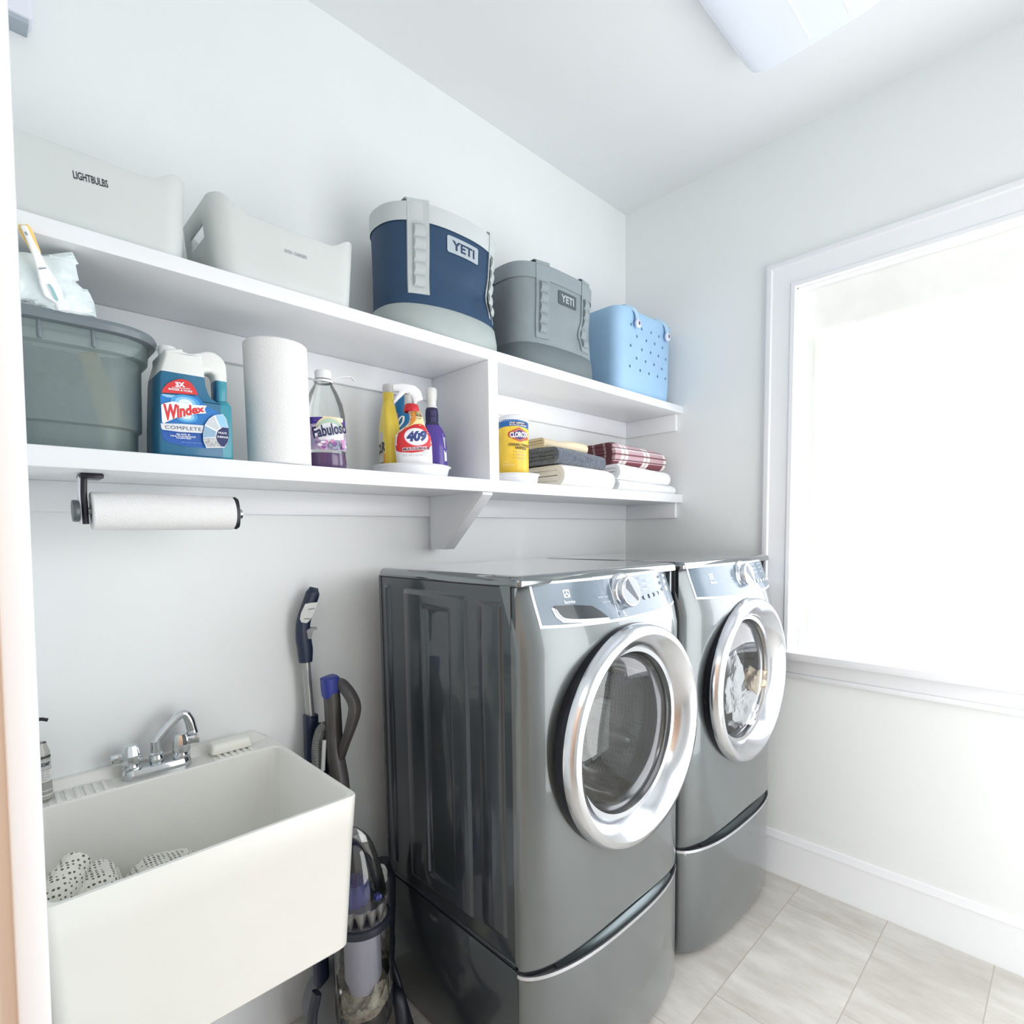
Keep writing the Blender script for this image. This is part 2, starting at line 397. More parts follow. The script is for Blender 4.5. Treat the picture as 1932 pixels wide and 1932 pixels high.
# ---- ceiling fixture
cl = thing('ceiling_light', 'long white fluorescent light fixture with wrapped lens on ceiling', 'ceiling light', (-1.105, -1.0, HC))
MB().box((-1.72, -1.16, HC-.035), (-.49, -.84, HC-.0005), 0, .004).obj('housing', mat('enamel_white', (232, 236, 242), .3), cl)
L = MB(); pr = []
for i in range(25):
    t = PI*i/24; c, q = math.cos(t), math.sin(t)
    pr.append((.2*math.copysign(abs(c)**.45, c), -.075*abs(q)**.5))
L.loft([[(x, -1.0+a*k, HC-.02+h*k2) for a, h in pr] for x, k, k2 in ((-1.735, .93, .85), (-1.73, .985, .97), (-1.70, 1, 1), (-.51, 1, 1), (-.48, .985, .97), (-.475, .93, .85))])
L.obj('lens', mat('acrylic_lens', (222, 227, 236), .18, vary=.01, emit=.04), cl, ang=50)
MB().box((-1.70, -.995, HC-.0965), (-.51, -.991, HC-.0945)).box((-1.70, -1.1, HC-.0965), (-.51, -1.096, HC-.0945)).obj('lens_rib', mat('acrylic_rib', (236, 240, 247), .2), cl)

# ---- chime box high on the wall at the upper left
P = Wy(64, 40, -.05)
ch = thing('door_chime', 'white chime box mounted high on the wall above the bins', 'door chime', (P.x-.085, 0, P.z))
MB().box((P.x-.17, -.05, P.z+.001), (P.x, -.0005, P.z+.13), 0, .008, 3).obj('cover', mat('chime_white', (226, 228, 238), .4), ch)
MB().box((P.x-.16, -.044, P.z-.008), (P.x-.008, -.0005, P.z+.004), 0, .002).obj('back_plate', mat('chime_grey', (168, 178, 188), .5), ch)

# ================================================================ BUILT-IN SHELVES
ZU, TU, ZL, TL, SD = 2.0076, .0324, 1.6111, .0385, .3125
sh = thing('wall_shelf', 'white built-in two-tier shelf fixed along the wall with centre divider', 'shelf', (-1.15, 0, ZL))
MB().box((-2.329, -SD, ZU-TU), (-.0005, -.0005, ZU), 0, .0025).obj('shelf_board', M_trim, sh)
MB().box((-2.329, -SD, ZL-TL), (-.0005, -.0005, ZL), 0, .0025).obj('shelf_board', M_trim, sh)
MB().box((-1.178, -SD+.001, ZL), (-1.138, -.02, ZU-TU), 0, .002).obj('divider', M_trim, sh)
for zt, dz in ((ZU-TU, .074), (ZL-TL, .068)):
    MB().box((-2.329, -.019, zt-dz), (-.0005, -.0005, zt), 0, .0015).obj('wall_cleat', M_trim, sh)
    MB().box((-.019, -.285, zt-dz), (-.0005, -.02, zt), 0, .0015).obj('end_cleat', M_trim, sh)
tri = [(-.02, ZL-TL), (-.30, ZL-TL), (-.30, ZL-TL-.008), (-.098, 1.392), (-.02, 1.392)]
MB().prism([tri], lambda u, v, d: Vector((-1.20+d, u, v)), 0, .042, 0, .0015).obj('bracket', M_trim, sh)
# ================================================================ helpers for flat-fronted and bottle-shaped things
class Face:
    """upright plane through c that faces direction F; conv() gives (u, v) on it, at() the point"""
    def __init__(s, c, F):
        s.c = Vector(c); s.F = Vector((F[0], F[1], 0)).normalized(); s.R = Vector((-s.F.y, s.F.x, 0))
    def conv(s, px, py):
        d = ray(px, py); t = (s.c-CAM).dot(s.F)/d.dot(s.F); P = CAM+d*t-s.c; return (P.dot(s.R), P.z)
    def at(s, u, v, d=0): return s.c+s.R*u+Vector((0, 0, v))+s.F*d
    def pts(s, K, L): return [s.conv(*K(x, y)) for x, y in L]
def crop(x0, y0, k): return lambda X, Y: (x0+X/k, y0+Y/k)
def tpx(pr, f, K, t, L, R, h, m, **kw):
    """text whose middle line runs from crop point L to R, h crop pixels tall"""
    a, b = Vector(f.conv(*K(*L))), Vector(f.conv(*K(*R))); c = (a+b)/2; mid = ((L[0]+R[0])/2, (L[1]+R[1])/2)
    hh = abs(f.conv(*K(mid[0], mid[1]-h/2))[1]-f.conv(*K(mid[0], mid[1]+h/2))[1])
    pr.text(t, c.x, c.y, (b-a).length, hh, m, rot=math.atan2(b.y-a.y, b.x-a.x), **kw)
class Bottle:
    """oval bottle from (z, half width, half depth, sideways shift) rows; front() is the printable surface"""
    def __init__(s, c, F, rows): s.f = Face(c, F); s.rows = rows
    def row(s, z):
        r = s.rows
        if z <= r[0][0]: return r[0][1:]
        for i in range(len(r)-1):
            if r[i][0] <= z <= r[i+1][0]:
                t = (z-r[i][0])/max(1e-6, r[i+1][0]-r[i][0]); return [r[i][j]+(r[i+1][j]-r[i][j])*t for j in (1, 2, 3)]
        return r[-1][1:]
    def build(s, mb, m=0, n=2.4, k=40, mfn=None, z0=None, z1=None):
        rings = []
        for z, a, b, o in s.rows:
            if (z0 is not None and z < z0-1e-6) or (z1 is not None and z > z1+1e-6): continue
            rings.append([s.f.at(o+x, z, y) for x, y in sup(a, b, n, k)])
        return mb.loft(rings, m, mfn=mfn)
    def front(s, u, v, d):
        a, b, o = s.row(v); q = max(-.985, min(.985, (u-o)/a))
        return s.f.at(o+q*a, v, b*(1-abs(q)**2.4)**(1/2.4)+d)

INK = mat('print_dark', (40, 44, 52), .5); WHITE = mat('print_white', (240, 242, 246), .45, vary=.005); NAVYI = mat('print_navy', (22, 36, 92), .45)
RED = mat('print_red', (214, 48, 52), .45); GREYI = mat('print_grey', (150, 156, 162), .5); BLUE = mat('print_blue', (16, 120, 196), .4)

# ================================================================ TOP SHELF: grey storage boxes
M_box = mat('storage_box_plastic', (204, 208, 206), .38, vary=.015, bump=.02, bscale=500)
def resample(P, step):
    out = []
    for i in range(len(P)):
        a, b = Vector(P[i]), Vector(P[(i+1) % len(P)]); k = max(1, int(round((b-a).length/step)))
        out += [tuple(a.lerp(b, j/k)) for j in range(k)]
    return out
def rrs(w, d, r, n=8, ks=4):
    P = rr(w, d, r, n); out = []
    for i in range(len(P)):
        out.append(P[i])
        if i % (n+1) == n:
            a, b = Vector(P[i]), Vector(P[(i+1) % len(P)]); out += [tuple(a.lerp(b, j/ks)) for j in range(1, ks)]
    return out
def storage_box(x1, w, d, yf, label, words, L, R, h):
    cx, cy = x1-w/2, yf+d/2
    t = thing('storage_box', label, 'storage box', (cx, cy, ZU), 'storage boxes on the top shelf')
    base = resample(rr(w, d, .038, 8), .012); mb = MB()
    lev = [0, .006, .03, .06, .092, .120, None]; rings = []
    for z in lev:
        ring = []
        for x, y in base:
            zz = z if z is not None else .134+.029*(1-sstep(.012, .07, w/2-abs(x)))
            k = .93+.07*min(1, zz/.16)-(.012 if zz == 0 else 0)
            ring.append(mb.bm.verts.new((cx+x*k, cy+y*k, ZU+.003+zz)))
        rings.append(ring)
    n = len(base)
    for j in range(len(rings)-1):
        for i in range(n):
            k = (i+1) % n; ym = (base[i][1]+base[k][1])/2; xm = (base[i][0]+base[k][0])/2
            if j == 4 and abs(xm) > w/2-.004 and abs(ym) < .048: continue      # grip slot in the short side
            mb.face((rings[j][i], rings[j][k], rings[j+1][k], rings[j+1][i]))
    mb.face(list(reversed(rings[0])))
    mb.obj('body', M_box, t, ang=50, solid=.0045, bevel=.0012)
    def fr(u, v, dd):
        k = .93+.07*min(1, (v-.003)/.16); return Vector((cx+u, cy-d/2*k-.0023-dd, ZU+v))
    f = Face((cx, cy-d/2*.98-.003, ZU), (0, -1)); p = Print(fr)
    tpx(p, f, lambda x, y: (x, y), words, L, R, h, INK if h > 9 else GREYI, bold=.02)
    p.done('lettering', t); return t
storage_box(-1.978, .325, .245, -.303, 'grey plastic storage box marked LIGHTBULBS at the left end of top shelf', 'LIGHTBULBS', (138, 328), (204, 347), 14)
storage_box(-1.604, .330, .245, -.303, 'grey plastic storage box with tiny lettering between lightbulb box and navy tote', 'EXTRA - CHARGERS', (537.5, 472), (579.5, 485.5), 6.5)

# ---- fabric totes
M_strapL = mat('strap_light', (190, 197, 197), .7, bump=.1, bscale=500); M_rimL = mat('rim_light', (196, 202, 203), .55, bump=.05, bscale=80)
M_navy = mat('navy_fabric', (29, 62, 94), .55, bump=.06, bscale=700, vary=.08, vscale=14); M_baseL = mat('tote_base_light', (168, 178, 176), .6, bump=.04, bscale=500)
M_grey = mat('grey_fabric', (134, 145, 149), .6, bump=.06, bscale=700, vary=.06, vscale=14); M_baseG = mat('tote_base_grey', (106, 117, 121), .62, bump=.04, bscale=500)
M_strapG = mat('strap_grey', (142, 153, 157), .7, bump=.1, bscale=500); M_rimG = mat('rim_grey', (140, 151, 156), .5, bump=.06, bscale=90)
def tote(c, a, b, n, H, label, mats, bt, sx, badge, send, waist, dark):
    body, rim, base, strap, bmat, ink = mats
    t = thing('tote_bag', label, 'tote bag', (c[0], c[1], ZU), 'open tote bags on the top shelf')
    def rad(z, x=0):
        k = z/H; return 1-waist*(.15+.85*sstep(-a*.6, a*.7, x))*math.sin(PI*min(1, max(0, (k-.06)/.94)))**1.5
    def surf(x, z, d=0, wob=True):
        k = rad(z, x); q = max(-.999, min(.999, x/(a*k))); y = b*k*(1-abs(q)**n)**(1/n)
        if wob: y -= .017*math.exp(-((x-a*.45)/.06)**2-((z-.17-.25*(x-a*.45))/.035)**2)-.005*math.exp(-((x-a*.1)/.05)**2-((z-.21)/.03)**2)+.006*math.exp(-((x+a*.55)/.06)**2-((z-.14)/.07)**2)
        return Vector((c[0]+x, c[1]-y-d, ZU+z))
    def ring(z, grow=0):
        out = []
        for x, y in sup(a+grow, b+grow, n, 72):
            k = rad(z, x); x *= k; y *= k; wob = 0
            if y < 0: wob = .017*math.exp(-((x-a*.45)/.06)**2-((z-.17-.25*(x-a*.45))/.035)**2)-.005*math.exp(-((x-a*.1)/.05)**2-((z-.21)/.03)**2)+.006*math.exp(-((x+a*.55)/.06)**2-((z-.14)/.07)**2)
            out.append((c[0]+x, c[1]+y+wob, ZU+z))
        return out
    zs = [bt+(H-.048-bt)*i/16 for i in range(17)]
    MB().loft([ring(z) for z in zs], 0, False, False).obj('body', body, t, ang=60)
    MB().loft([ring(0), ring(.006, .004), ring(bt*.5, .005), ring(bt, .003), ring(bt+.002, 0)], 0, True, False).obj('base', base, t, ang=60)
    zt = [H-.05, H-.048, H-.03, H-.012, H-.003, H]
    w = MB().loft([ring(z, .0025) for z in zt]+[ring(H-.002, -.004), ring(H-.05, -.006)], 0, False, False)
    w.loft([ring(.05, -.03), ring(H-.1, -.03), ring(H-.05, -.008)], 0, True, False)
    w.obj('rim', rim, t, ang=60)
    sw = .027
    for k, sxx in enumerate(sx):
        s = MB(); zz = [send+(H-.004-send)*i/14 for i in range(15)]
        s.loft([[surf(sxx-sw, z, .0005), surf(sxx+sw, z, .0005), surf(sxx+sw, z, .005), surf(sxx-sw, z, .005)] for z in zz])
        top = [(0, H-.004), (.001, H+.006), (-.012, H+.013), (-.04, H+.010), (-.09, H+.004)]
        s.loft([[surf(sxx-sw, H-.004, .0005+d)+Vector((0, 0, z-H+.004)), surf(sxx+sw, H-.004, .0005+d)+Vector((0, 0, z-H+.004)), surf(sxx+sw, H-.004, .005+d)+Vector((0, 0, z-H+.006)), surf(sxx-sw, H-.004, .005+d)+Vector((0, 0, z-H+.006))] for d, z in [(-q[0]*-1, q[1]) for q in top]])
        so = s.obj('strap', strap, t, ang=40)
        g = MB(); L = []
        z0, z1 = send+.018, H-.058; m = 40
        for i in range(m+1):
            z = z0+(z1-z0)*i/m; L.append((z, .0065+.0085*abs(math.sin(5*PI*i/m))**.7))
        g.loft([[surf(sxx-sw*.52, z, .0052), surf(sxx+sw*.52, z, .0052), surf(sxx+sw*.52, z, d), surf(sxx-sw*.52, z, d)] for z, d in L])
        g.obj('webbing_loops', strap, so, ang=60)
    (x0, z0), (x1, z1) = badge
    bp = Print(lambda u, v, d: surf(u, v, d), .0022, .0006, .01)
    bm_ = MB(); us = [x0+(x1-x0)*i/8 for i in range(9)]; vv = [z0+(z1-z0)*i/3 for i in range(4)]
    for dd in (.003,): bp.rect(x0, z0, x1, z1, bmat, .006)
    bp.text('YETI', (x0+x1)/2, (z0+z1)/2, (x1-x0)*.72, (z1-z0)*.56, ink, bold=.035, space=1.06)
    bp.done('badge', t)
    return t
tote((-1.262, -.170), .203, .13, 2.35, .356, 'navy blue soft tote with pale grey base, rim and straps', (M_navy, M_rimL, M_baseL, M_strapL, mat('badge_light', (172, 184, 190), .5), mat('badge_navy', (40, 58, 92), .5)), .083, (-.135, .150), ((-.052, .246), (.068, .292)), .112, .075, False)
tote((-.772, -.158), .213, .125, 3.0, .352, 'all grey soft tote between navy tote and pale blue tote', (M_grey, M_rimG, M_baseG, M_strapG, mat('badge_grey', (78, 88, 94), .5), mat('badge_pale', (170, 180, 184), .5)), .086, (-.118, .112), ((-.045, .240), (.053, .287)), .106, .035, True)

def bored(o, cut, ang=50):
    md = o.modifiers.new('holes', 'BOOLEAN'); md.operation = 'DIFFERENCE'; md.object = cut; md.solver = 'EXACT'
    bpy.context.view_layer.update(); me = bpy.data.meshes.new_from_object(o.evaluated_get(bpy.context.evaluated_depsgraph_get()))
    o.modifiers.clear(); old = o.data; o.data = me; me.name = old.name
    for q in me.polygons: q.use_smooth = True
    me.set_sharp_from_angle(angle=math.radians(ang)); bpy.data.objects.remove(cut); bpy.data.meshes.remove(old)
# ---- pale blue perforated tote
bl = thing('beach_tote', 'pale blue moulded tote with rows of small holes by the window wall', 'tote bag', (-.255, -.165, ZU), 'open tote bags on the top shelf')
M_blue = mat('blue_foam', (158, 195, 226), .55, vary=.03, vscale=10, bump=.03, bscale=300); M_hole = mat('blue_foam_deep', (40, 74, 104), .8)
X0, X1, YF, YB, HB = -.462, -.043, -.285, -.065, .338
w = MB(); rings = []
def bring(z, g=0, r=.05):
    t = 1-.035*(1-z/HB); return [(x*t+(X0+X1)/2, y*t+(YF+YB)/2, ZU+z) for x, y in rrs(X1-X0+g, YB-YF+g, r, 8, 6)]
w.loft([bring(.0, -.04), bring(.004, -.02), bring(.02, -.005), bring(.05), bring(.15), bring(HB-.045), bring(HB-.04, .003), bring(HB-.004, .005), bring(HB, .002), bring(HB-.002, -.012), bring(.02, -.014)], 0)
body = w.obj('body', M_blue, bl, ang=50)
def bfront(u, v, d):
    t = 1-.035*(1-v/HB); return Vector((u, (YF+YB)/2+(YF-YB)/2*t-d, ZU+v))
holes = MB()
K7 = crop(1100, 560, 8.05)
ff = Face((0, YF+.003, ZU), (0, -1))
for X, Y in ((722, 422), (884, 490), (1028, 548), (1147, 607), (1250, 660), (812, 602), (956, 671), (1083, 716), (1200, 775), (719, 738), (890, 805), (1023, 850), (1141, 902), (1250, 952), (810, 933), (948, 983), (1077, 1031), (1195, 1095), (711, 1050), (868, 1118), (1001, 1169), (1131, 1210), (1248, 1243)):
    u, v = ff.conv(*K7(X, Y)); holes.lathe([(0, -.03), (.0064, -.03), (.0064, .05), (0, .05)], bfront(u, v, 0), 'Y', 16)
bored(body, holes.obj('cutter', M_hole, bl))
for hx in (-.345, -.115):
    pth = catmull([(hx, YF-.009, ZU+HB-.055), (hx-.002, YF-.011, ZU+HB-.03), (hx-.012, YF-.008, ZU+HB-.004), (hx-.03, YF+.006, ZU+HB+.010), (hx-.05, YF+.03, ZU+HB+.012), (hx-.03, (YF+YB)/2, ZU+HB+.004)], 6)
    h = MB().tube(pth, .0085, 10, sec=rr(2.3, 1.0, .45, 3)).obj('handle', mat('blue_handle', (176, 205, 228), .5), bl)
    g = MB().lathe([(0, 0), (.017, 0), (.018, .003), (.017, .008), (.012, .011), (0, .011)], (hx, YF-.010, ZU+HB-.055), 'Y', 24)
    go = g.obj('button', mat('button_pale', (216, 222, 240), .4), h)
    pp = Print(lambda u, v, d, hx=hx: Vector((hx+u, YF-.0215-d, ZU+HB-.055+v)), .0003); pp.oval(0, .001, .006, .008, mat('button_mark', (110, 92, 120), .5)); pp.done('button_mark', h)
# ================================================================ LOWER SHELF, left bay
# ---- grey translucent tub with its contents
M_bin = mat('smoky_plastic', (176, 190, 190), .35, vary=.05, bump=.02, bscale=60, alpha=.33)
M_lip = mat('smoky_plastic_rim', (118, 128, 134), .3, vary=.04, alpha=.95)
bx0, bx1, by0, by1, bh = -2.300, -2.057, -.268, -.03, .248
bin_ = thing('storage_tub', 'translucent grey plastic tub at the left end of lower shelf', 'tub', ((bx0+bx1)/2, (by0+by1)/2, ZL))
cxb, cyb = (bx0+bx1)/2, (by0+by1)/2
def tubring(z, g, r=.07): return [(cxb+x, cyb+y, ZL+z) for x, y in rrs(bx1-bx0+g, by1-by0+g, r, 9, 5)]
MB().loft([tubring(.001, -.04), tubring(.004, -.03), tubring(.05, -.026), tubring(.054, -.014), tubring(.19, -.004), tubring(.194, .018, .08), tubring(.232, .024, .08)], 0, True, False).obj('body', M_bin, bin_, ang=30, solid=.002)
MB().loft([tubring(.226, .026, .08), tubring(.228, .048, .09), tubring(.238, .056, .095), tubring(.246, .048, .09), tubring(.248, .03, .08), tubring(.244, .018, .08), tubring(.226, .02, .08), tubring(.226, .026, .08)], 0, False, False).obj('rim', M_lip, bin_, ang=40)
for (xa, xb) in ((-.05, -.044), (.028, .034)):
    MB().box((cxb+xa, by0-.0145, ZL+.195), (cxb+xb, by0-.006, ZL+.23), 0, .002).obj('rib', M_lip, bin_)
# yellow brush block inside, seen dimly through the wall
yb = thing('scrub_brush', 'pale yellow brush standing tilted inside the grey tub', 'brush', (-2.12, -.19, ZL+.006))
MB().tube(catmull([Wy(222, 815, -.19), Wy(200, 760, -.19), Wy(165, 665, -.19)], 6), [.026, .025, .02, .017], 12, sec=rr(2, .8, .35, 4)).obj('handle', mat('brush_yellow', (240, 206, 130), .6), yb)
qb = Wy(224, 838, -.185); MB().box((qb.x-.026, -.215, ZL+.006), (qb.x+.02, -.16, ZL+.06), 0, .010).obj('brush_head', mat('brush_cream', (228, 226, 190), .7), yb)

# crumpled plastic package rising out of the tub
def crumple(name, label, cat, c, size, m, seed, amp, loc, kind=None, sub=3, group=None, rot=None, sharp=60):
    b2 = bmesh.new(); bmesh.ops.create_icosphere(b2, subdivisions=sub+1, radius=1); sx, sy, sz = size
    for v in b2.verts:
        p = v.co.copy(); p = Vector([math.copysign(abs(q)**.7, q) for q in p])
        n = noise.noise(p*1.7+Vector((seed, 0, 0)))*amp+abs(noise.noise(p*4.1+Vector((0, seed, 0))))*amp*.5
        q = p*(1+n); v.co = Vector((q.x*sx, q.y*sy, q.z*sz))
    M = Matrix.Translation(c) @ (rot if rot is not None else Matrix.Identity(4))
    mb = MB().merge(b2, 0, M); o = mb.obj(name, m, None, loc, ang=sharp); return tag(o, label, cat, group)
M_film = mat('white_film', (226, 236, 238), .25, vary=.06, vscale=22, bump=.35, bscale=38)
pk = thing('plastic_package', 'crumpled white plastic package sticking up out of the grey tub', 'package', (-2.18, -.24, ZL+.2))
K8 = crop(10, 400, 8.784)
out = [(190, 715), (640, 715), (1110, 668), (1160, 760), (1215, 865), (1165, 880), (1190, 1020), (1220, 1135), (1160, 1160), (1290, 1275), (1360, 1285), (1410, 1370), (1470, 1500), (1520, 1760), (700, 1760), (590, 1560), (480, 1560), (400, 1480), (190, 1500)]
fk = Face((-2.2, -.283, ZL), (0, -1)); lo = fk.pts(K8, out); lo[0] = (lo[0][0]-.03, lo[0][1]); lo[-1] = (lo[-1][0]-.03, lo[-1][1])
b = MB(); tr = tessellate_polygon([[Vector((u, v, 0)) for u, v in lo]])
def pillow_sheet(side, m):
    q = bmesh.new(); vv = [q.verts.new((u, v, 0)) for u, v in lo]
    for t in tr: q.faces.new([vv[i] for i in t])
    bd = set(vv)
    for _ in range(4):
        es = [e for e in q.edges if e.calc_length() > .012]
        bmesh.ops.subdivide_edges(q, edges=es, cuts=1); bmesh.ops.triangulate(q, faces=q.faces)
    bv = {v for e in q.edges if len(e.link_faces) == 1 for v in e.verts}
    bpts = [v.co.xy for v in bv]
    for v in q.verts:
        dmin = min((v.co.xy-p).length for p in bpts) if v not in bv else 0
        th = .016*min(1, dmin/.03)**.5; p = v.co*26; wob = .006*noise.noise(Vector((p.x, p.y, 3+side)))+.003*noise.noise(Vector((p.x*2.6, p.y*2.6, 8)))
        if dmin == 0: wob = .004*noise.noise(Vector((p.x, p.y, 5)))
        v.co = fk.at(v.co.x, v.co.y, 0)+Vector((0, (-th if side == 0 else th)-wob*(1 if side == 0 else -1)+.0, 0))
    return q
b.merge(pillow_sheet(0, 0)); b.merge(pillow_sheet(1, 0)); bmesh.ops.remove_doubles(b.bm, verts=b.bm.verts, dist=.0008)
b.obj('bag_film', M_film, pk, ang=28)

# duster wand: white handle with yellow edges leaning out of the tub past the shelf edge
dw = thing('duster_wand', 'white and yellow duster handle leaning out of the grey tub', 'duster', (-2.17, -.30, ZL+.2))
fa = Face((-2.2, -.345, ZL), (0, -1))
def wand(L, R, dy0, dy1, d0, d1, zt):
    """L, R: left and right edges in crop pixels, lower end nearer the wall"""
    A = [fa.conv(*K8(*p)) for p in L]; B = [fa.conv(*K8(*p)) for p in R]; rings = []
    for (ua, va), (ub, vb) in zip(A, B):
        t = max(0, min(1, (zt-va)/.12)); dep = (dy1-dy0)*t
        P, Q = fa.at(ua, va), fa.at(ub, vb)
        def pull(X, e): 
            d = (X-CAM); k = (X.y+dep+e-CAM.y)/d.y; return CAM+d*k
        rings.append([pull(P, d0), pull(Q, d0), pull(Q, d1), pull(P, d1)])
    return MB().loft(rings)
zt = fa.conv(*K8(300, 220))[1]
wand([(205, 205), (235, 330), (300, 450), (350, 530), (430, 680)], [(385, 205), (470, 340), (500, 420), (540, 530), (600, 690)], 0, .05, .004, .016, zt).obj('yellow_edge', mat('duster_yellow', (240, 204, 120), .4), dw, bevel=.002)
wand([(235, 215), (330, 420), (420, 640), (520, 960), (570, 1200), (640, 1400), (820, 1510), (860, 1640)], [(350, 215), (470, 480), (560, 640), (690, 880), (850, 1130), (930, 1300), (1050, 1510), (1090, 1640)], 0, .05, -.004, .006, zt).obj('handle', mat('duster_white', (240, 241, 243), .35), dw, bevel=.003)
dp = Print(lambda u, v, d: (lambda X: CAM+(X-CAM)*((X.y+.05*max(0, min(1, (zt-v)/.12))-.0045-d-CAM.y)/(X.y-CAM.y)))(fa.at(u, v)), .0008)
dfn = dp.fn; dp.poly(fa.pts(K8, [(550, 930), (675, 915), (685, 938), (560, 955)]), GREYI); dp.done('marking', dw); dp = Print(dfn, .0008); dp.poly(fa.pts(K8, [(700, 1195), (740, 1195), (790, 1260), (880, 1450), (860, 1485), (820, 1440), (760, 1300)]), mat('duster_teal', (150, 196, 200), .4))
dp.done('thumb_inset', dw); dp = Print(dfn, .0008); dp.poly(fa.pts(K8, [(310, 335), (345, 320), (380, 380), (350, 390)]), GREYI); dp.done('marking', dw)

# ---- big refill jug of blue cleaner
JY = -.292
jug = thing('cleaner_jug', 'big refill jug of blue glass cleaner with moulded handle beside the grey tub', 'jug', (-1.98, -.235, ZL))
K1 = crop(260, 630, 7.73); fj = Face((-1.98, JY, ZL), (0, -1))
def clampz(L): return [(u, max(.001, v)) for u, v in L]
jo = clampz(fj.pts(K1, [(320, 1840), (310, 1300), (318, 900), (325, 620), (335, 520), (372, 400), (400, 300), (400, 215), (660, 215), (668, 250), (740, 275), (820, 280), (900, 258), (980, 238), (1060, 236), (1150, 262), (1230, 320), (1285, 390), (1312, 470), (1322, 600), (1322, 800), (1318, 985), (1350, 1025), (1372, 1075), (1385, 1400), (1400, 1860)]))
jh = fj.pts(K1, [(1035, 545), (1090, 555), (1130, 590), (1150, 660), (1158, 800), (1158, 985), (1080, 935), (1035, 850), (1008, 760), (998, 660), (1005, 580)])
lev = fj.conv(*K1(700, 590))[1]
m = mat('jug_plastic', (226, 229, 226), .32, vary=.02, coat=.2); q = Nodes(m); b = q.N['Principled BSDF']
if not m.get('done'):
    x, y, z, _ = q.xyz('Object'); old = b.inputs['Base Color'].links[0].from_socket
    f1 = q.math('LESS_THAN', z, lev); f2 = q.math('LESS_THAN', z, lev-.004)
    teal = q.mix(q.math('LESS_THAN', x, .045), rgb(40, 140, 158), rgb(34, 104, 140))
    q.L.new(q.mix(f1, old, teal), b.inputs['Base Color']); m['done'] = 1
jc = clampz(fj.pts(K1, [(320, 1840), (310, 1300), (318, 900), (325, 620), (335, 520), (372, 400), (400, 300), (400, 215), (660, 215), (668, 250), (740, 275), (820, 280), (900, 268), (940, 330), (960, 440), (975, 560), (985, 660), (995, 760), (1030, 855), (1080, 938), (1158, 990), (1318, 990), (1350, 1025), (1372, 1075), (1385, 1400), (1400, 1860)]))
MB().prism([jc], lambda u, v, d: fj.at(u, v, -d), 0, .118, 0, .005, 2).obj('body', m, jug, ang=50)
hl = fj.pts(K1, [(820, 290), (900, 258), (980, 238), (1060, 236), (1150, 262), (1230, 320), (1285, 390), (1312, 470), (1322, 600), (1322, 800), (1318, 1010), (1158, 1010), (1158, 800), (1150, 660), (1130, 590), (1090, 555), (1040, 548), (985, 560), (900, 560), (820, 400)])
MB().prism([hl], lambda u, v, d: fj.at(u, v, -d), .006, .050, 0, .006, 2).obj('handle', m, jug, ang=50)
cc = Vector(fj.conv(*K1(532, 215))); cr_ = abs(fj.conv(*K1(668, 215))[0]-fj.conv(*K1(395, 215))[0])/2
MB().lathe([(cr_*.9, -.006), (cr_, -.004), (cr_, .013), (cr_*.93, .016), (0, .016)], fj.at(cc.x, cc.y, -.055), 'Z', 36).obj('cap', mat('cap_white', (240, 242, 243), .4), jug)
p = Print(lambda u, v, d: fj.at(u, v, d), .0007)
p.poly(fj.pts(K1, [(330, 890), (640, 905), (870, 905), (930, 985), (1000, 1060), (1130, 1120), (1230, 1190), (1290, 1300), (1312, 1420), (1300, 1560), (1245, 1660), (990, 1670), (700, 1640), (450, 1590), (370, 1520), (335, 1400), (325, 1300), (330, 1100)]), BLUE)
p.poly(fj.pts(K1, [(340, 1400), (930, 1460), (960, 1660), (700, 1640), (450, 1590), (370, 1520)]), mat('print_deep_blue', (14, 84, 168), .4))
p.poly(fj.pts(K1, [(340, 890), (360, 878), (600, 900), (560, 935), (420, 925)]), mat('print_sky', (150, 200, 232), .4))
for k, cl_ in ((1, (70, 160, 220)), (.72, (140, 200, 236)), (.45, (225, 240, 250))):
    c = Vector(fj.conv(*K1(690, 1010))); c2 = Vector(fj.conv(*K1(700, 1200))); s_ = abs(fj.conv(*K1(900, 1010))[0]-fj.conv(*K1(690, 1010))[0])
    p.oval(c.x, c.y, s_*k, s_*.62*k, mat('print_burst_%d' % int(k*100), cl_, .4)); p.oval(c2.x, c2.y, s_*k*.8, s_*.5*k, mat('print_burst_%d' % int(k*100), cl_, .4))
p.poly(fj.pts(K1, [(345, 860), (362, 800), (430, 725), (540, 675), (620, 663), (700, 675), (770, 720), (825, 790), (872, 895), (600, 875)]), RED)
tpx(p, fj, K1, '3X', (540, 740), (682, 748), 72, WHITE, bold=.05)
tpx(p, fj, K1, 'CONCENTRATED', (490, 785), (755, 808), 18, WHITE, bold=.02); tpx(p, fj, K1, 'BIGGER & MORE', (440, 805), (785, 848), 28, WHITE, bold=.03)
p.poly(fj.pts(K1, [(332, 1040), (360, 1020), (500, 990), (560, 1000), (700, 1025), (770, 1010), (800, 1040), (995, 1052), (965, 1105), (990, 1165), (860, 1170), (560, 1225), (410, 1290), (372, 1310), (345, 1290)]), WHITE)
V, F = text_geo('Windex', .045, .0); xs = [v[0] for v in V]; ysv = [v[1] for v in V]; x0, x1, y0, y1 = min(xs), max(xs), min(ysv), max(ysv)
def wx(x, y):
    a = (x-x0)/(x1-x0); bq = (y-y0)/(y1-y0); X = 360+a*600+10*(1-bq); top = 1022+a*30; bot = 1285-a*145; return fj.conv(*K1(X, bot+(top-bot)*bq))
p._add([wx(x, y) for x, y in V], F, RED)
